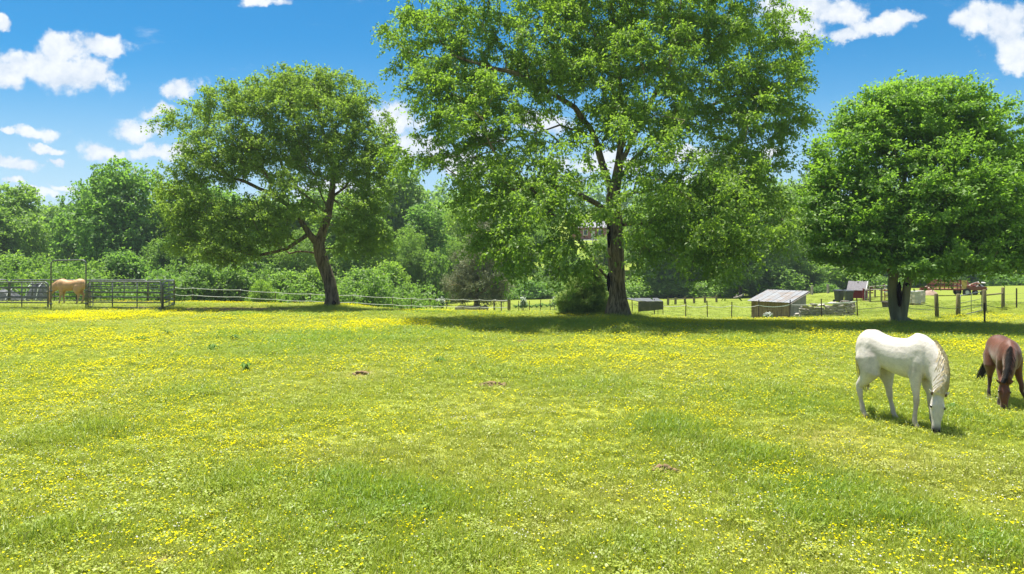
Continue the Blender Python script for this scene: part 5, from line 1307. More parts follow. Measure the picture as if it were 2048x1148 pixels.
a_, b__ = S(-ov, -.28, hf - .09), S(-ov, D_ + .2, hb + .02); MB().tube([a_, b__], .035, 4).build('barge_board', M['board_grey'], sh)

# ------------------------------------------------------------------ dry stone wall: every stone its own piece
sw = thing('stone_wall', 'tumbled dry stone wall stacked beside the shed', 'stone wall', on(1590, 41.6))
stones = []
for k in range(8):
    g = np.random.default_rng(40 + k); me = MB().box((0, 0, 0), (1, 1, 1)).mesh('stone'); bevel(me, .12, 1)
    co = np.array([v.co for v in me.vertices]); co += (g.random(co.shape) - .5) * .14; me.vertices.foreach_set('co', co.ravel()); me.update(); me.materials.append(M['stone']); stones.append(me)
path = [on(1588, 41.9), on(1620, 41.6), on(1650, 41.3), on(1680, 40.9), on(1711, 40.5)]
def along(f):
    i = min(int(f * 4), 3); q = path[i].lerp(path[i + 1], f * 4 - i); return q
Lw = sum((path[i + 1] - path[i]).length for i in range(4))
z = -.05; course = 0
while z < .86:
    hc = random.uniform(.09, .15); s0 = random.uniform(-.1, .1) + (.12 * course * .35 if course > 2 else 0)
    lim0 = 0.0 + max(0, (z - .35)) * .9; lim1 = Lw
    s0 = max(s0, lim0)
    while s0 < lim1 - .08:
        w_ = random.uniform(.2, .55)
        topz = .70 + .16 * min(1, max(0, (s0 / Lw - .25) * 1.6)) - .10 * math.exp(-((s0 / Lw - .38) / .1) ** 2)
        if s0 + w_ > lim1: w_ = lim1 - s0
        if z < topz:
            q = along((s0 + w_ / 2) / Lw) - sw.location; dv = path[-1] - path[0]; an = math.atan2(dv.y, dv.x)
            o = obj('stone', random.choice(stones), None, sw, loc=q + Vector((random.uniform(-.0, .0), random.uniform(-.05, .05), z + hc / 2)), rot=(random.uniform(-.06, .06), random.uniform(-.09, .09), an + random.uniform(-.08, .08)), scale=(w_ * 1.0, random.uniform(.36, .5), hc * 1.03))
        s0 += w_ + .012
    z += hc; course += 1
for px, zz, r_ in ((1628, .84, .3), (1640, .80, -.2), (1612, .74, .35), (1690, .95, .05), (1664, .90, -.1)):
    q = on(px, 41.2) - sw.location
    obj('stone', random.choice(stones), None, sw, loc=q + Vector((0, 0, zz)), rot=(0, r_, random.random()), scale=(.5, .36, .08))

# ------------------------------------------------------------------ bins, coop, run, tub, blocks
def wheelie(label, px, d, rz):
    r = thing('wheeled_bin', label, 'bin', on(px, d), rz, 'two charcoal wheeled bins')
    bm_ = MB(); b0, t0 = .235, .30
    vs = [(-b0, -b0, .06), (b0, -b0, .06), (b0, b0, .06), (-b0, b0, .06), (-t0, -t0 - .05, .98), (t0, -t0 - .05, .98), (t0, t0, .98), (-t0, t0, .98)]
    bm_.raw(vs, [(3, 2, 1, 0), (4, 5, 6, 7), (0, 1, 5, 4), (1, 2, 6, 5), (2, 3, 7, 6), (3, 0, 4, 7)]); me = bm_.mesh('body'); bevel(me, .035); obj('body', me, M['bin'], r)
    me = MB().box((0, -.02, .955), (.68, .72, .05)).mesh('rim'); bevel(me, .015); obj('rim', me, M['bin'], r)
    l = MB(); l.raw([(-.34, -.42, 1.0), (.34, -.42, 1.0), (.34, .36, 1.0), (-.34, .36, 1.0), (-.30, -.36, 1.05), (.30, -.36, 1.05), (.30, .30, 1.09), (-.30, .30, 1.09)], [(3, 2, 1, 0), (4, 5, 6, 7), (0, 1, 5, 4), (1, 2, 6, 5), (2, 3, 7, 6), (3, 0, 4, 7)])
    me = l.mesh('lid'); bevel(me, .02); lo = obj('lid', me, M['bin'], r)
    MB().tube([(-.3, .40, 1.0), (.3, .40, 1.0)], .022, 8).build('handle', M['bin'], r, True)
    for x in (-.27, .27): MB().tube([(x - .03, .27, .12), (x + .03, .27, .12)], .12, 14).build('wheel', M['tyre'], r)
    return r
wheelie('charcoal wheeled bin at the left of the pair', 1678, 58.5, .25)
wheelie('charcoal wheeled bin at the right of the pair, beside the red coop', 1697, 57.2, -.1)
q = on(1716, 59.5); co = thing('hen_coop', 'small red hen coop with grey gabled roof and white trim', 'coop', q, R(-38))
wx, wy, wz, rz_ = 1.25, 1.1, 1.0, 1.62
MB().raw([(-wx / 2, -wy / 2, .18), (wx / 2, -wy / 2, .18), (wx / 2, wy / 2, .18), (-wx / 2, wy / 2, .18), (-wx / 2, -wy / 2, wz), (wx / 2, -wy / 2, wz), (wx / 2, wy / 2, wz), (-wx / 2, wy / 2, wz), (-wx / 2, 0, rz_), (wx / 2, 0, rz_)],
         [(3, 2, 1, 0), (0, 1, 5, 4), (2, 3, 7, 6), (1, 2, 6, 9, 5), (3, 0, 4, 8, 7), (4, 5, 9, 8), (6, 7, 8, 9)]).build('wall', M['red'], co)
for sgn in (-1, 1):
    o = MB().raw([(-wx / 2 - .14, sgn * (wy / 2 + .16), wz - .12), (wx / 2 + .14, sgn * (wy / 2 + .16), wz - .12), (wx / 2 + .14, 0, rz_ + .04), (-wx / 2 - .14, 0, rz_ + .04)], [(0, 1, 2, 3) if sgn < 0 else (3, 2, 1, 0)]).build('roof', M['shingle'], co)
    md = o.modifiers.new('thick', 'SOLIDIFY'); md.thickness = .04
    for x in (-wx / 2, wx / 2): MB().box((x, sgn * wy / 2, (wz + .18) / 2), (.09, .09, wz - .16)).build('corner_trim', M['trim'], co)
    MB().tube([(wx / 2 + .145, sgn * (wy / 2 + .14), wz - .10), (wx / 2 + .145, 0, rz_ + .03)], .04, 4).build('gable_trim', M['trim'], co)
    for x in (-.5, .5): MB().box((x, sgn * .45, .08), (.09, .09, .22)).build('leg', M['post'], co)
dd_ = MB().box((wx / 2 + .01, .1, .55), (.03, .5, .6)).build('door', M['red'], co); MB().box((wx / 2 + .035, .3, .55), (.02, .05, .05)).build('handle', M['trim'], dd_)
# wire run
run = thing('hen_run', 'open post and wire hen run right of the red coop', 'pen', on(1727, 58.5))
rp = [on(1727, 58.0), on(1740, 56.5), on(1763, 55.8), on(1785, 56.6), on(1778, 61.0), on(1750, 61.5), on(1734, 60.5)]
for i, q in enumerate(rp): MB().box(q - run.location + Vector((0, 0, .5)), (.11, .11, 1.15)).build('post', M['red'] if i in (0, 6) else M['post'], run)
for a, b_ in zip(rp, rp[1:] + rp[:1]):
    a = a - run.location; b_ = b_ - run.location
    MB().tube([a + Vector((0, 0, 1.03)), b_ + Vector((0, 0, 1.03))], .035, 5).build('top_rail', M['board_grey'], run)
    MB().tube([a + Vector((0, 0, .06)), b_ + Vector((0, 0, .06))], .035, 5).build('bottom_rail', M['post'], run)
m_ = MB()
for a, b_ in zip(rp, rp[1:] + rp[:1]):
    a = a - run.location; b_ = b_ - run.location
    for z in (.25, .45, .65, .85): m_.tube([a + Vector((0, 0, z)), b_ + Vector((0, 0, z))], .004, 3)
m_.build('wire', M['wire'], run)
for i in range(3): MB().box(Vector((1.5, 2.0, 1.0 - .22 * i)) + rp[1] * 0, (.8, .05, .1)).build('cross_board', M['red'], run)
# pale rail crate behind the trunk, feeder stand
kr = thing('rail_crate', 'red brown crate of pale rails half behind the double trunk', 'crate', on(1775, 60))
for z in (.25, .55, .85, 1.1): MB().box((0, -.4, z), (1.0, .05, .13)).build('rail', M['trim'] if z > .3 else M['yellow_paint'], kr)
for x in (-.45, 0, .45): MB().box((x, -.36, .6), (.08, .08, 1.25)).build('post', M['red'], kr)
MB().box((0, .1, .65), (.9, .85, .06)).build('shelf', M['red'], kr)
fs = thing('feeder_stand', 'small yellowish trestle stand before the hen run', 'stand', on(1774, 56.2))
for x in (-.22, .22):
    MB().tube([(x - .12, -.15, 0), (x, 0, .62)], .025, 5).build('leg', M['yellow_paint'], fs); MB().tube([(x + .12, .15, 0), (x, 0, .62)], .025, 5).build('leg', M['yellow_paint'], fs)
MB().box((0, 0, .64), (.62, .16, .05)).build('top', M['yellow_paint'], fs)
V = []; n_ = 20
tu = MB(); pro = [(.30, 0), (.36, .36), (.38, .40), (.34, .40), (.30, .12), (0.001, .12)]
vs = []; fs_ = []
for (r_, z_) in pro:
    for k in range(n_): a = 6.28318 * k / n_; vs.append((r_ * math.cos(a), r_ * math.sin(a), z_))
for j in range(len(pro) - 1):
    for k in range(n_): a, b_ = j * n_ + k, j * n_ + (k + 1) % n_; fs_.append((a, b_, b_ + n_, a + n_))
fs_.append(tuple(range(n_ - 1, -1, -1)))
o = obj('feed_tub', mesh_np('feed_tub', vs, fs_, smooth=True), M['tub'], None, loc=on(1774, 49.8)); tag(o, 'dark round feed tub left of the double trunk', 'tub')
def block_stack(label, px, d, nx_, nz_, rz, bw=.3, bh=.14, top_=True):
    r = thing('block_stack', label, 'stack', on(px, d), rz, 'stacks of pale blocks behind the double trunk')
    me = MB().box((0, 0, 0), (1, 1, 1)).mesh('block'); bevel(me, .06, 1); me.materials.append(M['block'])
    for k in range(nz_):
        for i in range(nx_):
            for j in range(2):
                obj('block', me, None, r, loc=((i - nx_ / 2 + .5) * (bw + .01) + random.uniform(-.01, .01), (j - .5) * (bw + .01) + random.uniform(-.015, .015), .12 + bh / 2 + k * (bh + .004)), scale=(bw, bw, bh))
    for y in (-.22, .22): MB().box((0, y, .05), (nx_ * bw, .09, .09)).build('pallet_runner', M['board'], r)
    if top_: MB().box((0, 0, .12 + nz_ * (bh + .004) + .015), (nx_ * bw + .04, .66, .025)).build('top_sheet', M['trim'], r)
block_stack('pale block stack with white top right behind the double trunk', 1829, 50.3, 2, 6, R(20))
block_stack('greyer block stack just right of the white topped stack', 1841, 51.2, 1, 6, R(20), top_=False)
# clay mound
g = np.random.default_rng(8); V = []; Fc = []
for j in range(9):
    for i in range(18):
        r_ = j / 8; a = 6.28318 * i / 18; q = 1 + .25 * (g.random() - .5)
        V.append((1.1 * r_ * math.cos(a) * q, .9 * r_ * math.sin(a) * q, .85 * (1 - r_ ** 1.4) * (.85 + .3 * g.random()) - .05))
for j in range(8):
    for i in range(18): a, b_ = j * 18 + i, j * 18 + (i + 1) % 18; Fc.append((a, b_, b_ + 18, a + 18))
o = obj('clay_mound', mesh_np('clay_mound', V, Fc, smooth=True), M['dirt'], None, loc=on(1853, 63)); tag(o, 'pinkish clay mound between the block stacks and the trailer', 'mound')

# ------------------------------------------------------------------ slat sided trailer with its load
q = on(1913, 61); tr = thing('farm_trailer', 'rusty red slat sided farm trailer on the right pasture', 'trailer', q, R(-9))
MB().box((0, 0, .55), (4.2, 1.7, .12)).build('bed', M['rustred'], tr)
MB().tube([(-2.1, 0, .52), (-3.0, 0, .45), (-3.3, 0, .4)], .07, 6).build('tongue', M['rustred'], tr)
MB().box((-2.75, 0, .62), (.5, .35, .3)).build('toolbox', M['rustred'], tr)
for y in (-.82, .82):
    for k, z in enumerate((.75, .95, 1.15, 1.35)):
        MB().box((-1.05, y, z), (2.05, .04, .07)).build('slat', M['rustred'] if k % 2 else M['yellow_paint'], tr)
    for x in (-2.05, -1.7, -1.35, -1.0, -.65, -.3, -.05): MB().box((x, y * 1.03, 1.0), (.05, .05, .85)).build('stake', M['rustred'], tr)
for x in (-2.06, .0):
    for z in (.8, 1.05, 1.3): MB().box((x, 0, z), (.04, 1.6, .08)).build('slat', M['rustred'], tr)
MB().box((.25, -.86, 1.0), (.42, .05, .75)).build('side_board', M['yellow_paint'], tr)
MB().box((1.2, -.86, .72), (1.7, .05, .22)).build('side_board', M['rustred'], tr)
for x in (.45,):
    for y in (-.85, .85):
        wl = MB().tube([(x, y - .09, .32), (x, y + .09, .32)], .33, 18).build('wheel', M['tyre'], tr)
        MB().tube([(x, y - .1, .32), (x, y + .1, .32)], .17, 12).build('rim', M['rim'], wl)
for y in (-.7, .7): 
    wl = MB().tube([(1.85, y - .07, .25), (1.85, y + .07, .25)], .24, 14).build('wheel', M['tyre'], tr); MB().tube([(1.85, y - .08, .25), (1.85, y + .08, .25)], .1, 10).build('rim', M['rim'], wl)
g = np.random.default_rng(12)
ld = thing('scrap_load', 'tangled heap of red, white and brown scrap wood on the trailer', 'scrap heap', q, R(-9))
mts = [M['rustred'], M['trim'], M['board'], M['log'], M['board_grey'], M['red']]
for k in range(46):
    a = g.random() * 6.28; L = .3 + .5 * g.random(); c = Vector((1.15 + (g.random() - .5) * 1.5, (g.random() - .5) * 1.2, .68 + .55 * g.random() * (1 - abs(g.random() - .5))))
    e_ = Vector((math.cos(a), math.sin(a) * .6, (g.random() - .5) * .8)).normalized()
    MB().tube([c - e_ * L / 2, c + e_ * L / 2], .045 + .03 * g.random(), 5).build('scrap_piece', mts[k % 6], ld)
MB().raw(*(lambda vv: (vv, [(0, 1, 4, 3), (1, 2, 5, 4)]))([(1.75, -.8, .7), (1.9, 0, 1.05), (1.75, .8, .7), (2.25, -.8, .62), (2.4, 0, .75), (2.25, .8, .62)])).build('cover_sheet', M['tarp'], ld)

# ------------------------------------------------------------------ meadow details: dock plants, dung
docks = [rosette(26, .22, .16, 21, .34), rosette(20, .18, .22, 22, .4), rosette(30, .26, .14, 23, .3)]
for m_ in docks: m_.materials.append(M['dockleaf'])
DK_ = [(500, 672, 'broad leaved dock in the lush patch before the bent trunk'), (470, 684, 'dock clump left of the lush patch before the bent trunk'), (282, 682, 'large dock clump in the grass below the pen right corner'), (335, 671, 'dock plant just below the pen right corner'), (425, 705, 'pale dock rosette in the left meadow'), (1000, 662, 'dock at the edge of the central tree shadow'), (880, 727, 'dark dock clump in the middle meadow'),
       (490, 745, 'dock clump at the left of the brown patch'), (1775, 642, 'small weed at the foot of the double trunk'), (1905, 820, 'leafy weed beside the white horse muzzle')]
for i, (px, py, lab) in enumerate(DK_):
    d = CAMH * F / (py - HZ); o = obj('dock_plant', docks[i % 3], None, None, loc=on(px, d, .01), rot=(0, 0, i * 1.3), scale=(1.0, 1.0, 1.0) if d > 14 else (.7, .7, .7)); tag(o, lab, 'plant', 'dock plants in the meadow')
def dung(label, px, py, n, rad, seed):
    g = np.random.default_rng(seed); d = CAMH * F / (py - HZ); m_ = MB()
    for k in range(n):
        a = g.random() * 6.28; r_ = rad * math.sqrt(g.random()); s = .03 + .03 * g.random(); h = (1 - r_ / rad) * .05
        vs = [(r_ * math.cos(a) + s * x * (.7 + .6 * g.random()), r_ * math.sin(a) + s * y * (.7 + .6 * g.random()), h + s * .7 * z) for x, y, z in ((1, 0, 0), (-1, 0, 0), (0, 1, 0), (0, -1, 0), (0, 0, 1), (0, 0, -1))]
        m_.raw(vs, [(0, 2, 4), (2, 1, 4), (1, 3, 4), (3, 0, 4), (2, 0, 5), (1, 2, 5), (3, 1, 5), (0, 3, 5)])
    tag(m_.build('dung_pile', M['dung'], None, True, loc=on(px, d, .02)), label, 'dung', 'dried dung in the meadow')
dung('dried dung on the bare brown patch in mid meadow', 985, 771, 46, .3, 1); dung('small dung heap in the brown patch left of centre', 722, 748, 22, .2, 2); dung('dung crumbs in the near meadow below centre', 1325, 938, 14, .16, 3); dung('dung crumbs in the far meadow before the central shadow', 1045, 686, 14, .2, 4)

# ------------------------------------------------------------------ horses
def loft(rings, n=16):
    """rings: (centre, half-axis vector a, half-axis vector b[, squareness])"""
    V = []; Fc = []
    for (c, a, b_) in rings:
        c, a, b_ = Vector(c), Vector(a), Vector(b_)
        for k in range(n):
            t = 2 * math.pi * k / n; V.append(c + a * math.cos(t) + b_ * math.sin(t))
    for i in range(len(rings) - 1):
        for k in range(n): p_, q_ = i * n + k, i * n + (k + 1) % n; Fc.append((p_, q_, q_ + n, p_ + n))
    Fc.append(tuple(range(n - 1, -1, -1))); Fc.append(tuple(range((len(rings) - 1) * n, len(rings) * n)))
    return V, Fc
def limb(pts, radii, depth=None, n=12):
    """a leg through its joints: radii (across, fore-aft)"""
    pts = [Vector(p) for p in pts]; rings = []
    for i, p in enumerate(pts):
        t = (pts[min(i + 1, len(pts) - 1)] - pts[max(i - 1, 0)]).normalized()
        side = Vector((0, 1, 0)); side = (side - t * side.dot(t)).normalized(); fw = t.cross(side)
        rings.append((p, side * radii[i][0], fw * radii[i][1]))
    return loft(rings, n)

def horse(name, label, loc, heading, scale, colours, hind, fore, neck, head_dir, face_n, mane_col, tail_col, trunk_mod=0.0, tail_sway=(-.05, 0.0), voxel=.017, mane_side=-1, mane_len=.26):
    """hind/fore: for right and left leg, hoof position (x, y) and fetlock lift; neck: list of (centre, half width, half depth, dir)"""
    m_ = MB()
    tr_ = [(-.80, 1.10, .10, .14), (-.74, 1.14, .19, .25), (-.62, 1.17, .255, .30), (-.45, 1.18, .275, .30), (-.28, 1.135, .245, .285), (-.10, 1.09, .245, .29), (.10, 1.07, .252, .31), (.28, 1.075, .25, .335), (.44, 1.12, .235, .355), (.56, 1.12, .205, .31), (.66, 1.09, .165, .24), (.73, 1.07, .10, .15)]
    rings = [((x, 0, zc), (0, ry, 0), (0, 0, rz)) for x, zc, ry, rz in tr_]
    m_.raw(*loft(rings, 20))
    # withers ridge, haunches and shoulders give the trunk its planes
    m_.raw(*loft([((.18, 0, 1.36), (0, .05, 0), (0, 0, .03)), ((.34, 0, 1.40), (0, .075, 0), (0, 0, .09)), ((.50, 0, 1.38), (0, .07, 0), (0, 0, .09)), ((.62, 0, 1.30), (0, .05, 0), (0, 0, .05))], 12))
    for s, (hx, hy) in ((-1, hind[0][:2]), (1, hind[1][:2])):
        hip = Vector((-.50, s * .15, 1.12)); kn = Vector((-.36 + .25 * (hx + .55) * .6, s * .20, .80)); hock = Vector((hx - .085, s * .155 + (hy - s * .16) * .5, .48)); fet = Vector((hx - .005, hy, .135)); hoof = Vector((hx + .055, hy, .0))
        up2 = Vector((-.62, s * .13, 1.0))
        m_.raw(*limb([hip + Vector((.0, -s * .04, .22)), hip + Vector((0, 0, .12)), (hip + kn) / 2 + Vector((-.06, s * .01, .06)), kn + Vector((-.06, 0, -.02)), (kn * .45 + hock * .55) + Vector((-.02, 0, .02)), hock + Vector((.0, 0, .05)), hock + Vector((.015, 0, -.05)), hock.lerp(fet, .5), fet + Vector((0, 0, .04)), fet, hoof + Vector((-.02, 0, .075)), hoof + Vector((.0, 0, .045)), hoof + Vector((.012, 0, .0))],
                     [(.03, .05), (.10, .18), (.14, .245), (.125, .20), (.078, .112), (.052, .072), (.047, .066), (.034, .043), (.042, .050), (.043, .052), (.040, .046), (.052, .058), (.060, .068)]))
    for s, (hx, hy) in ((-1, fore[0][:2]), (1, fore[1][:2])):
        bend = fore[0][2] if s < 0 else fore[1][2]
        sh_ = Vector((.46, s * .15, 1.05)); el = Vector((.40, s * .155, .80)); kn = Vector(((.42 + hx) / 2 + bend, s * .13 + (hy - s * .14) * .5, .46)); fet = Vector((hx - .02, hy, .125)); hoof = Vector((hx + .035, hy, 0))
        m_.raw(*limb([sh_ + Vector((.0, -s * .06, .25)), sh_ + Vector((.01, -s * .01, .13)), sh_, el + Vector((.01, 0, .02)), el.lerp(kn, .5), kn + Vector((0, 0, .07)), kn, kn + Vector((0, 0, -.07)), kn.lerp(fet, .55), fet + Vector((0, 0, .04)), fet, hoof + Vector((-.018, 0, .07)), hoof + Vector((0, 0, .04)), hoof + Vector((.01, 0, 0))],
                     [(.02, .04), (.075, .15), (.095, .175), (.088, .125), (.062, .078), (.050, .058), (.052, .060), (.042, .048), (.033, .040), (.040, .047), (.041, .050), (.038, .044), (.050, .056), (.058, .065)]))
    # neck: rings across the path
    nk = [(Vector(c), w_, dp) for c, w_, dp in neck]; rings = []
    for i, (c, w_, dp) in enumerate(nk):
        t = (nk[min(i + 1, len(nk) - 1)][0] - nk[max(i - 1, 0)][0]).normalized()
        sd = Vector((0, 1, 0)).lerp(Vector((-face_n[1], face_n[0], 0)) * (1 if -face_n[1] * 0 + face_n[0] > 0 else 1), i / (len(nk) - 1)); sd = (sd - t * sd.dot(t)).normalized(); b_ = t.cross(sd)
        rings.append((c, sd * w_, b_ * dp))
    m_.raw(*loft(rings, 16))
    # head
    poll = nk[-1][0]; hd = Vector(head_dir).normalized(); fn = Vector(face_n); fn = (fn - hd * fn.dot(hd)).normalized(); sd = hd.cross(fn)
    hr = [(-.04, -.02, .055, .06), (.03, -.015, .088, .10), (.12, -.035, .108, .135), (.20, -.04, .114, .145), (.28, -.03, .098, .128), (.36, -.015, .077, .10), (.43, -.004, .067, .082), (.50, .0, .072, .076), (.545, -.004, .066, .067), (.575, -.008, .042, .044)]
    m_.raw(*loft([(poll + hd * s + fn * o, sd * w_, fn * dp) for s, o, w_, dp in hr], 16))
    # brow, ears, lips
    for s in (-1, 1):
        m_.raw(*loft([(poll + hd * .13 + sd * s * .075 + fn * .07, sd * .02, fn * .02), (poll + hd * .165 + sd * s * .088 + fn * .065, sd * .024, fn * .03), (poll + hd * .20 + sd * s * .084 + fn * .055, sd * .02, fn * .02)], 8))
        eb = poll + hd * .015 + sd * s * .066 + fn * .03; et = (-hd * .62 + sd * s * .55 + fn * .42).normalized()
        m_.raw(*loft([(eb - et * .02, sd * .032, fn * .028), (eb + et * .05, sd * .048, fn * .034), (eb + et * .105, sd * .038, fn * .028), (eb + et * .16, sd * .009, fn * .008)], 8))
    tmp = bpy.data.objects.new('tmp', m_.mesh('tmp')); COL.objects.link(tmp)
    md = tmp.modifiers.new('r', 'REMESH'); md.mode = 'VOXEL'; md.voxel_size = voxel; md.adaptivity = 0
    md = tmp.modifiers.new('s', 'SMOOTH'); md.factor = .5; md.iterations = 9
    bpy.context.view_layer.update()
    dg = bpy.context.evaluated_depsgraph_get(); me = bpy.data.meshes.new_from_object(tmp.evaluated_get(dg)); bpy.data.objects.remove(tmp)
    me.name = 'body'; me.polygons.foreach_set('use_smooth', np.ones(len(me.polygons), bool))
    co = np.empty(len(me.vertices) * 3, np.float32); me.vertices.foreach_get('co', co); co = co.reshape(-1, 3)
    # coat markings
    base, low, muzzle, hoofc, patch = [np.array(c) for c in colours]
    col = np.tile(base, (len(co), 1)).astype(float)
    legm = np.clip((.62 - co[:, 2]) / .3, 0, 1)
    pv = np.array(poll); hv = np.array(hd); sh = ((co - pv) @ hv); dist = np.linalg.norm((co - pv) - sh[:, None] * hv, axis=1)
    onhead = (dist < .2) & (sh > -.08)
    legm = np.where(onhead, 0, legm); col = col * (1 - legm[:, None]) + low * legm[:, None]
    pm_ = np.clip(fbm(co[:, 0] * 10 + 5, co[:, 2] * 10 + co[:, 1] * 6, 2.4, 4) - .48, 0, 1) * 2.6 + np.clip(fbm(co[:, 0] * 10 - 40, co[:, 2] * 10 + co[:, 1] * 5, .55, 3) - .5, 0, 1) * 1.6 * np.clip((co[:, 0] - .2) / .3, 0.15, 1)
    pm_ = np.clip(pm_ + .8 * np.exp(-(((co[:, 0] + .62) / .12) ** 2 + ((co[:, 2] - .86) / .12) ** 2)) + .5 * np.exp(-(((co[:, 0] + .45) / .2) ** 2 + ((co[:, 2] - 1.47) / .06) ** 2)), 0, 1.2)
    col = col * (1 - pm_[:, None] * .55) + patch * pm_[:, None] * .55
    mz = np.where(onhead, np.clip((sh - .41) / .09, 0, 1), 0); col = col * (1 - mz[:, None]) + muzzle * mz[:, None]
    hf_ = np.where(onhead, 0, np.clip((.075 - co[:, 2]) / .02, 0, 1)); col = col * (1 - hf_[:, None]) + hoofc * hf_[:, None]
    ca = me.color_attributes.new('coat', 'FLOAT_COLOR', 'POINT'); ca.data.foreach_set('color', np.concatenate([col, np.ones((len(co), 1))], 1).astype(np.float32).ravel())
    root = thing(name, label, 'horse', loc, heading); root.scale = (scale,) * 3 if not isinstance(scale, tuple) else scale
    obj('body', me, M['coat'], root)
    for s in (-1, 1):
        e_ = poll + hd * .175 + sd * s * .098 + fn * .058
        obj('eye', ell(.023, .023, .023), M['eye'], root, loc=e_)
        q_ = poll + hd * .015 + sd * s * .066 + fn * .03 + (-hd * .62 + sd * s * .55 + fn * .42).normalized() * .065 + fn * .016
        obj('ear_hollow', ell(.022, .017, .034), M['earin'], root, loc=q_)
        n_ = poll + hd * .525 + sd * s * .040 + fn * .050
        obj('nostril', ell(.014, .012, .017), M['hole'], root, loc=n_)
    # mane strands along the crest, tail strands from the dock
    g = np.random.default_rng(4); V = []
    def strand(p, dirs, L, w_, n=4, out=None):
        pts_ = [p]; 
        for k in range(n): pts_.append(pts_[-1] + dirs(k / n) * (L / n))
        s_ = Vector((g.random() - .5, g.random() - .5, .1)).normalized() * w_
        for a, b_ in zip(pts_[:-1], pts_[1:]): V.extend([a - s_, a + s_, b_ + s_ * .7, b_ - s_ * .7])
    crest = []
    for i, (c, w_, dp) in enumerate(nk):
        a, b_ = Vector(rings[i][1]), Vector(rings[i][2]); u = b_.normalized()
        bk = u if u.dot(Vector((.6, 0, 1))) > 0 else -u
        crest.append((c + bk * dp * .97, bk, a.normalized()))
    crest.append((poll - hd * .03 + fn * .02, crest[-1][1], crest[-1][2]))
    NK = len(nk)
    def npt(f, phi, side, lift):
        k = min(max(int(f), 0), NK - 2); fr_ = min(max(f - k, 0), 1)
        c = nk[k][0].lerp(nk[k + 1][0], fr_); w_ = nk[k][1] * (1 - fr_) + nk[k + 1][1] * fr_; dp = nk[k][2] * (1 - fr_) + nk[k + 1][2] * fr_
        bk = crest[k][1].lerp(crest[k + 1][1], fr_).normalized(); ac = crest[k][2].lerp(crest[k + 1][2], fr_).normalized(); ac = ac * (1 if ac.dot(Vector((0, 1, 0))) > 0 else -1) * side
        return c + bk * (dp * math.cos(phi) * lift) + ac * (w_ * math.sin(phi) * lift)
    for i in range(260):
        f0 = .75 + g.random() * (NK - 1.75); side = mane_side if g.random() < .93 else -mane_side; ph = (g.random() - .5) * .2; L = mane_len * (.5 + .8 * g.random()); ww = .004 + .005 * g.random(); pr_ = None
        dph = .10 + .16 * g.random(); df = .12 + .14 * g.random()
        for k in range(6):
            q = npt(f0 + df * k * L / .3, ph + dph * k * L / .3, side, 1.035 + .05 * g.random() + .01 * k)
            if pr_ is not None:
                s_ = (q - pr_).cross(Vector((.3, -.9, .3))).normalized() * ww; V.extend([pr_ - s_, pr_ + s_, q + s_ * .8, q - s_ * .8])
            pr_ = q
    for i in range(26):
        strand(poll + sd * (g.random() - .5) * .06 + fn * .03, lambda t: (hd + fn * (.25 - .4 * t) + sd * (g.random() - .5) * .2).normalized(), .13 + .1 * g.random(), .006)
    obj('mane', mesh_np('mane', [tuple(v) for v in V], np.arange(len(V)).reshape(-1, 4)), mane_col, root)
    V.clear()
    for i in range(150):
        p = Vector((-.775 + (g.random() - .5) * .03, (g.random() - .5) * .05, 1.24 + (g.random() - .5) * .05)); j = Vector(((g.random() - .5) * .12, (g.random() - .5) * .16, 0))
        strand(p, lambda t: (Vector((-.35 * (1 - t) ** 2 + tail_sway[0], tail_sway[1] * (.4 + t), -.45 - t)) + j).normalized(), .75 + .25 * g.random(), .008, 6)
    obj('tail', mesh_np('tail', [tuple(v) for v in V], np.arange(len(V)).reshape(-1, 4)), tail_col, root)
    return root

def coat_mat():
    m, t, out = new_mat('horse_coat')
    a = t.add('ShaderNodeAttribute', attribute_name='coat'); tc = t.add('ShaderNodeTexCoord')
    n1 = t.noise(tc.outputs['Object'], 34, 5, .7); n2 = t.noise(tc.outputs['Object'], 6, 4, .62)
    v = t.math('MULTIPLY', t.math('ADD', .74, t.math('MULTIPLY', n1, .5)), t.math('ADD', .70, t.math('MULTIPLY', n2, .58)))
    c = t.vmath('SCALE', a.outputs['Color']); nd = t.n[-1]; t.l.new(v, nd.inputs['Scale'])
    b_ = t.add('ShaderNodeBump', {'Height': t.math('ADD', n2, t.math('MULTIPLY', n1, .2)), 'Strength': .32, 'Distance': .04})
    p = t.add('ShaderNodeBsdfPrincipled', {'Base Color': c, 'Roughness': .55, 'Specular IOR Level': .35, 'Normal': b_.outputs[0], 'Sheen Weight': .15})
    t.l.new(p.outputs[0], out.inputs[0]); return m
M['coat'] = coat_mat()
M['earin'] = plain('ear_lining', (.13, .085, .055), .9, .2, 9)
M['eye'] = plain('dark_eye', (.012, .009, .008), .15, .1, 4, spec=.7)
M['mane_w'] = plain('cream_mane', (.50, .40, .22), .6, .4, 14, col2=(.62, .55, .40)); M['mane_b'] = plain('black_mane', (.018, .014, .012), .5, .3, 14, spec=.5); M['mane_p'] = plain('flaxen_mane', (.62, .52, .36), .6, .3, 14)

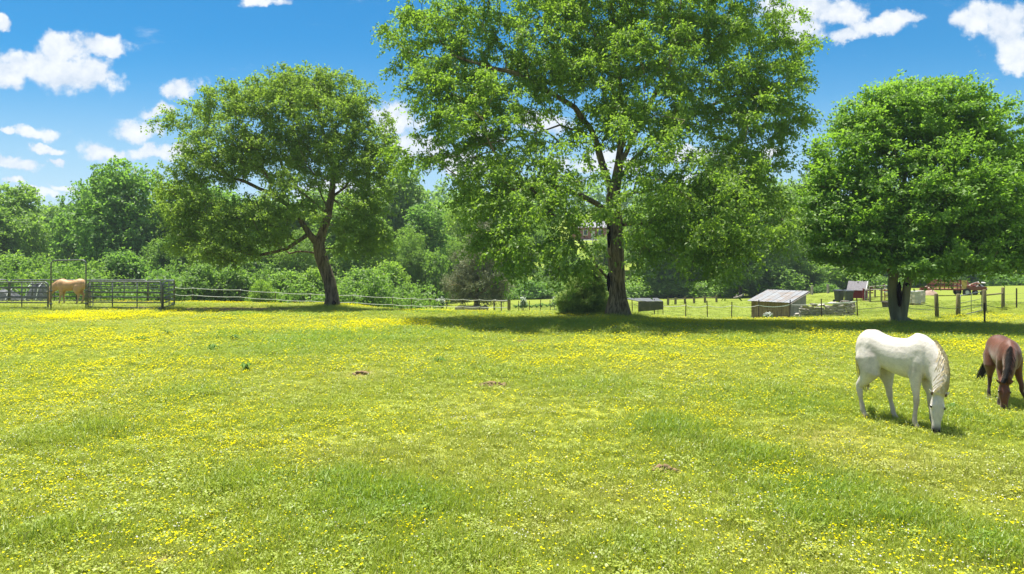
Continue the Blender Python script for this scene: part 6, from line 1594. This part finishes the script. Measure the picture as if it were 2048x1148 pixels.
# white mare, seen from its right front, grazing with the face turned to the camera
O = Vector((6.42, 11.30)); hd_ = math.atan2(-.87, .49)
horse('grazing_horse', 'white horse with cream mane grazing in the near meadow', (O.x, O.y, hz_(O.x, O.y) + .0), hd_, (.88, .90, 1.03),
      [(.55, .51, .45), (.44, .37, .295), (.055, .05, .052), (.15, .095, .068), (.31, .255, .215)],
      [(-.60, -.17), (-.20, .16)], [(.44, -.20, .0), (.50, .24, .02)],
      [((.38, 0, 1.16), .175, .33), ((.56, -.02, 1.09), .165, .31), ((.72, -.06, .98), .145, .265), ((.82, -.13, .85), .126, .22), ((.87, -.20, .72), .108, .18), ((.87, -.26, .60), .092, .14)],
      (-.02, -.10, -1.0), (.58, -.81, .12), M['mane_w'], M['mane_w'], mane_side=1, mane_len=.30, tail_sway=(.08, .5))
# bay horse at the right edge, walking towards the camera with its head down
O = Vector((9.38, 12.95)); hd_ = math.atan2(-.91, -.42)
horse('grazing_horse', 'bay horse with black mane grazing at the right picture edge', (O.x, O.y, hz_(O.x, O.y) - .03), hd_, (.86, .84, .87),
      [(.11, .030, .011), (.028, .011, .007), (.035, .024, .02), (.045, .035, .03), (.06, .02, .01)],
      [(-.42, -.22), (-.66, .20)], [(.62, -.22, .10), (.56, .30, .0)],
      [((.40, 0, 1.18), .16, .30), ((.60, -.02, 1.10), .145, .265), ((.78, -.06, .96), .122, .22), ((.90, -.11, .82), .105, .18), ((.96, -.16, .69), .092, .15), ((.97, -.20, .60), .084, .12)],
      (.12, -.03, -1.0), (.95, -.10, .12), M['mane_b'], M['mane_b'], tail_sway=(-.1, -.35), mane_side=-1, mane_len=.22)
# palomino in the pen, side on, heading left
p = on(141, 41.5)
horse('penned_horse', 'palomino horse with pale mane standing inside the round pen', (p.x, p.y, p.z - .01), math.pi + .18, 1.06,
      [(.48, .27, .115), (.46, .31, .17), (.36, .24, .15), (.12, .09, .07), (.54, .36, .19)],
      [(-.55, -.16), (-.40, .16)], [(.42, -.16, .0), (.52, .18, .0)],
      [((.40, 0, 1.18), .17, .31), ((.60, 0, 1.13), .155, .28), ((.80, 0, 1.02), .13, .235), ((.96, 0, .88), .112, .195), ((1.06, 0, .73), .10, .16), ((1.10, 0, .62), .088, .13)],
      (.10, 0, -1.0), (1.0, 0, .1), M['mane_p'], M['mane_p'], mane_len=.3)

# ------------------------------------------------------------------ thin summer haze over the whole valley
hm = bpy.data.materials.new('summer_haze'); hm.use_nodes = True; ht = NT(hm.node_tree); ht.n.clear()
ho = ht.add('ShaderNodeOutputMaterial'); hv = ht.add('ShaderNodeVolumePrincipled', {'Color': (0.74, 0.86, 1.0, 1), 'Density': 0.00034, 'Anisotropy': 0.0})
ht.l.new(hv.outputs[0], ho.inputs['Volume'])
o = MB().box((0, 690, 46), (3700, 2300, 106)).build('haze', hm); tag(o, 'thin pale summer haze over the valley', 'haze', kind='stuff')
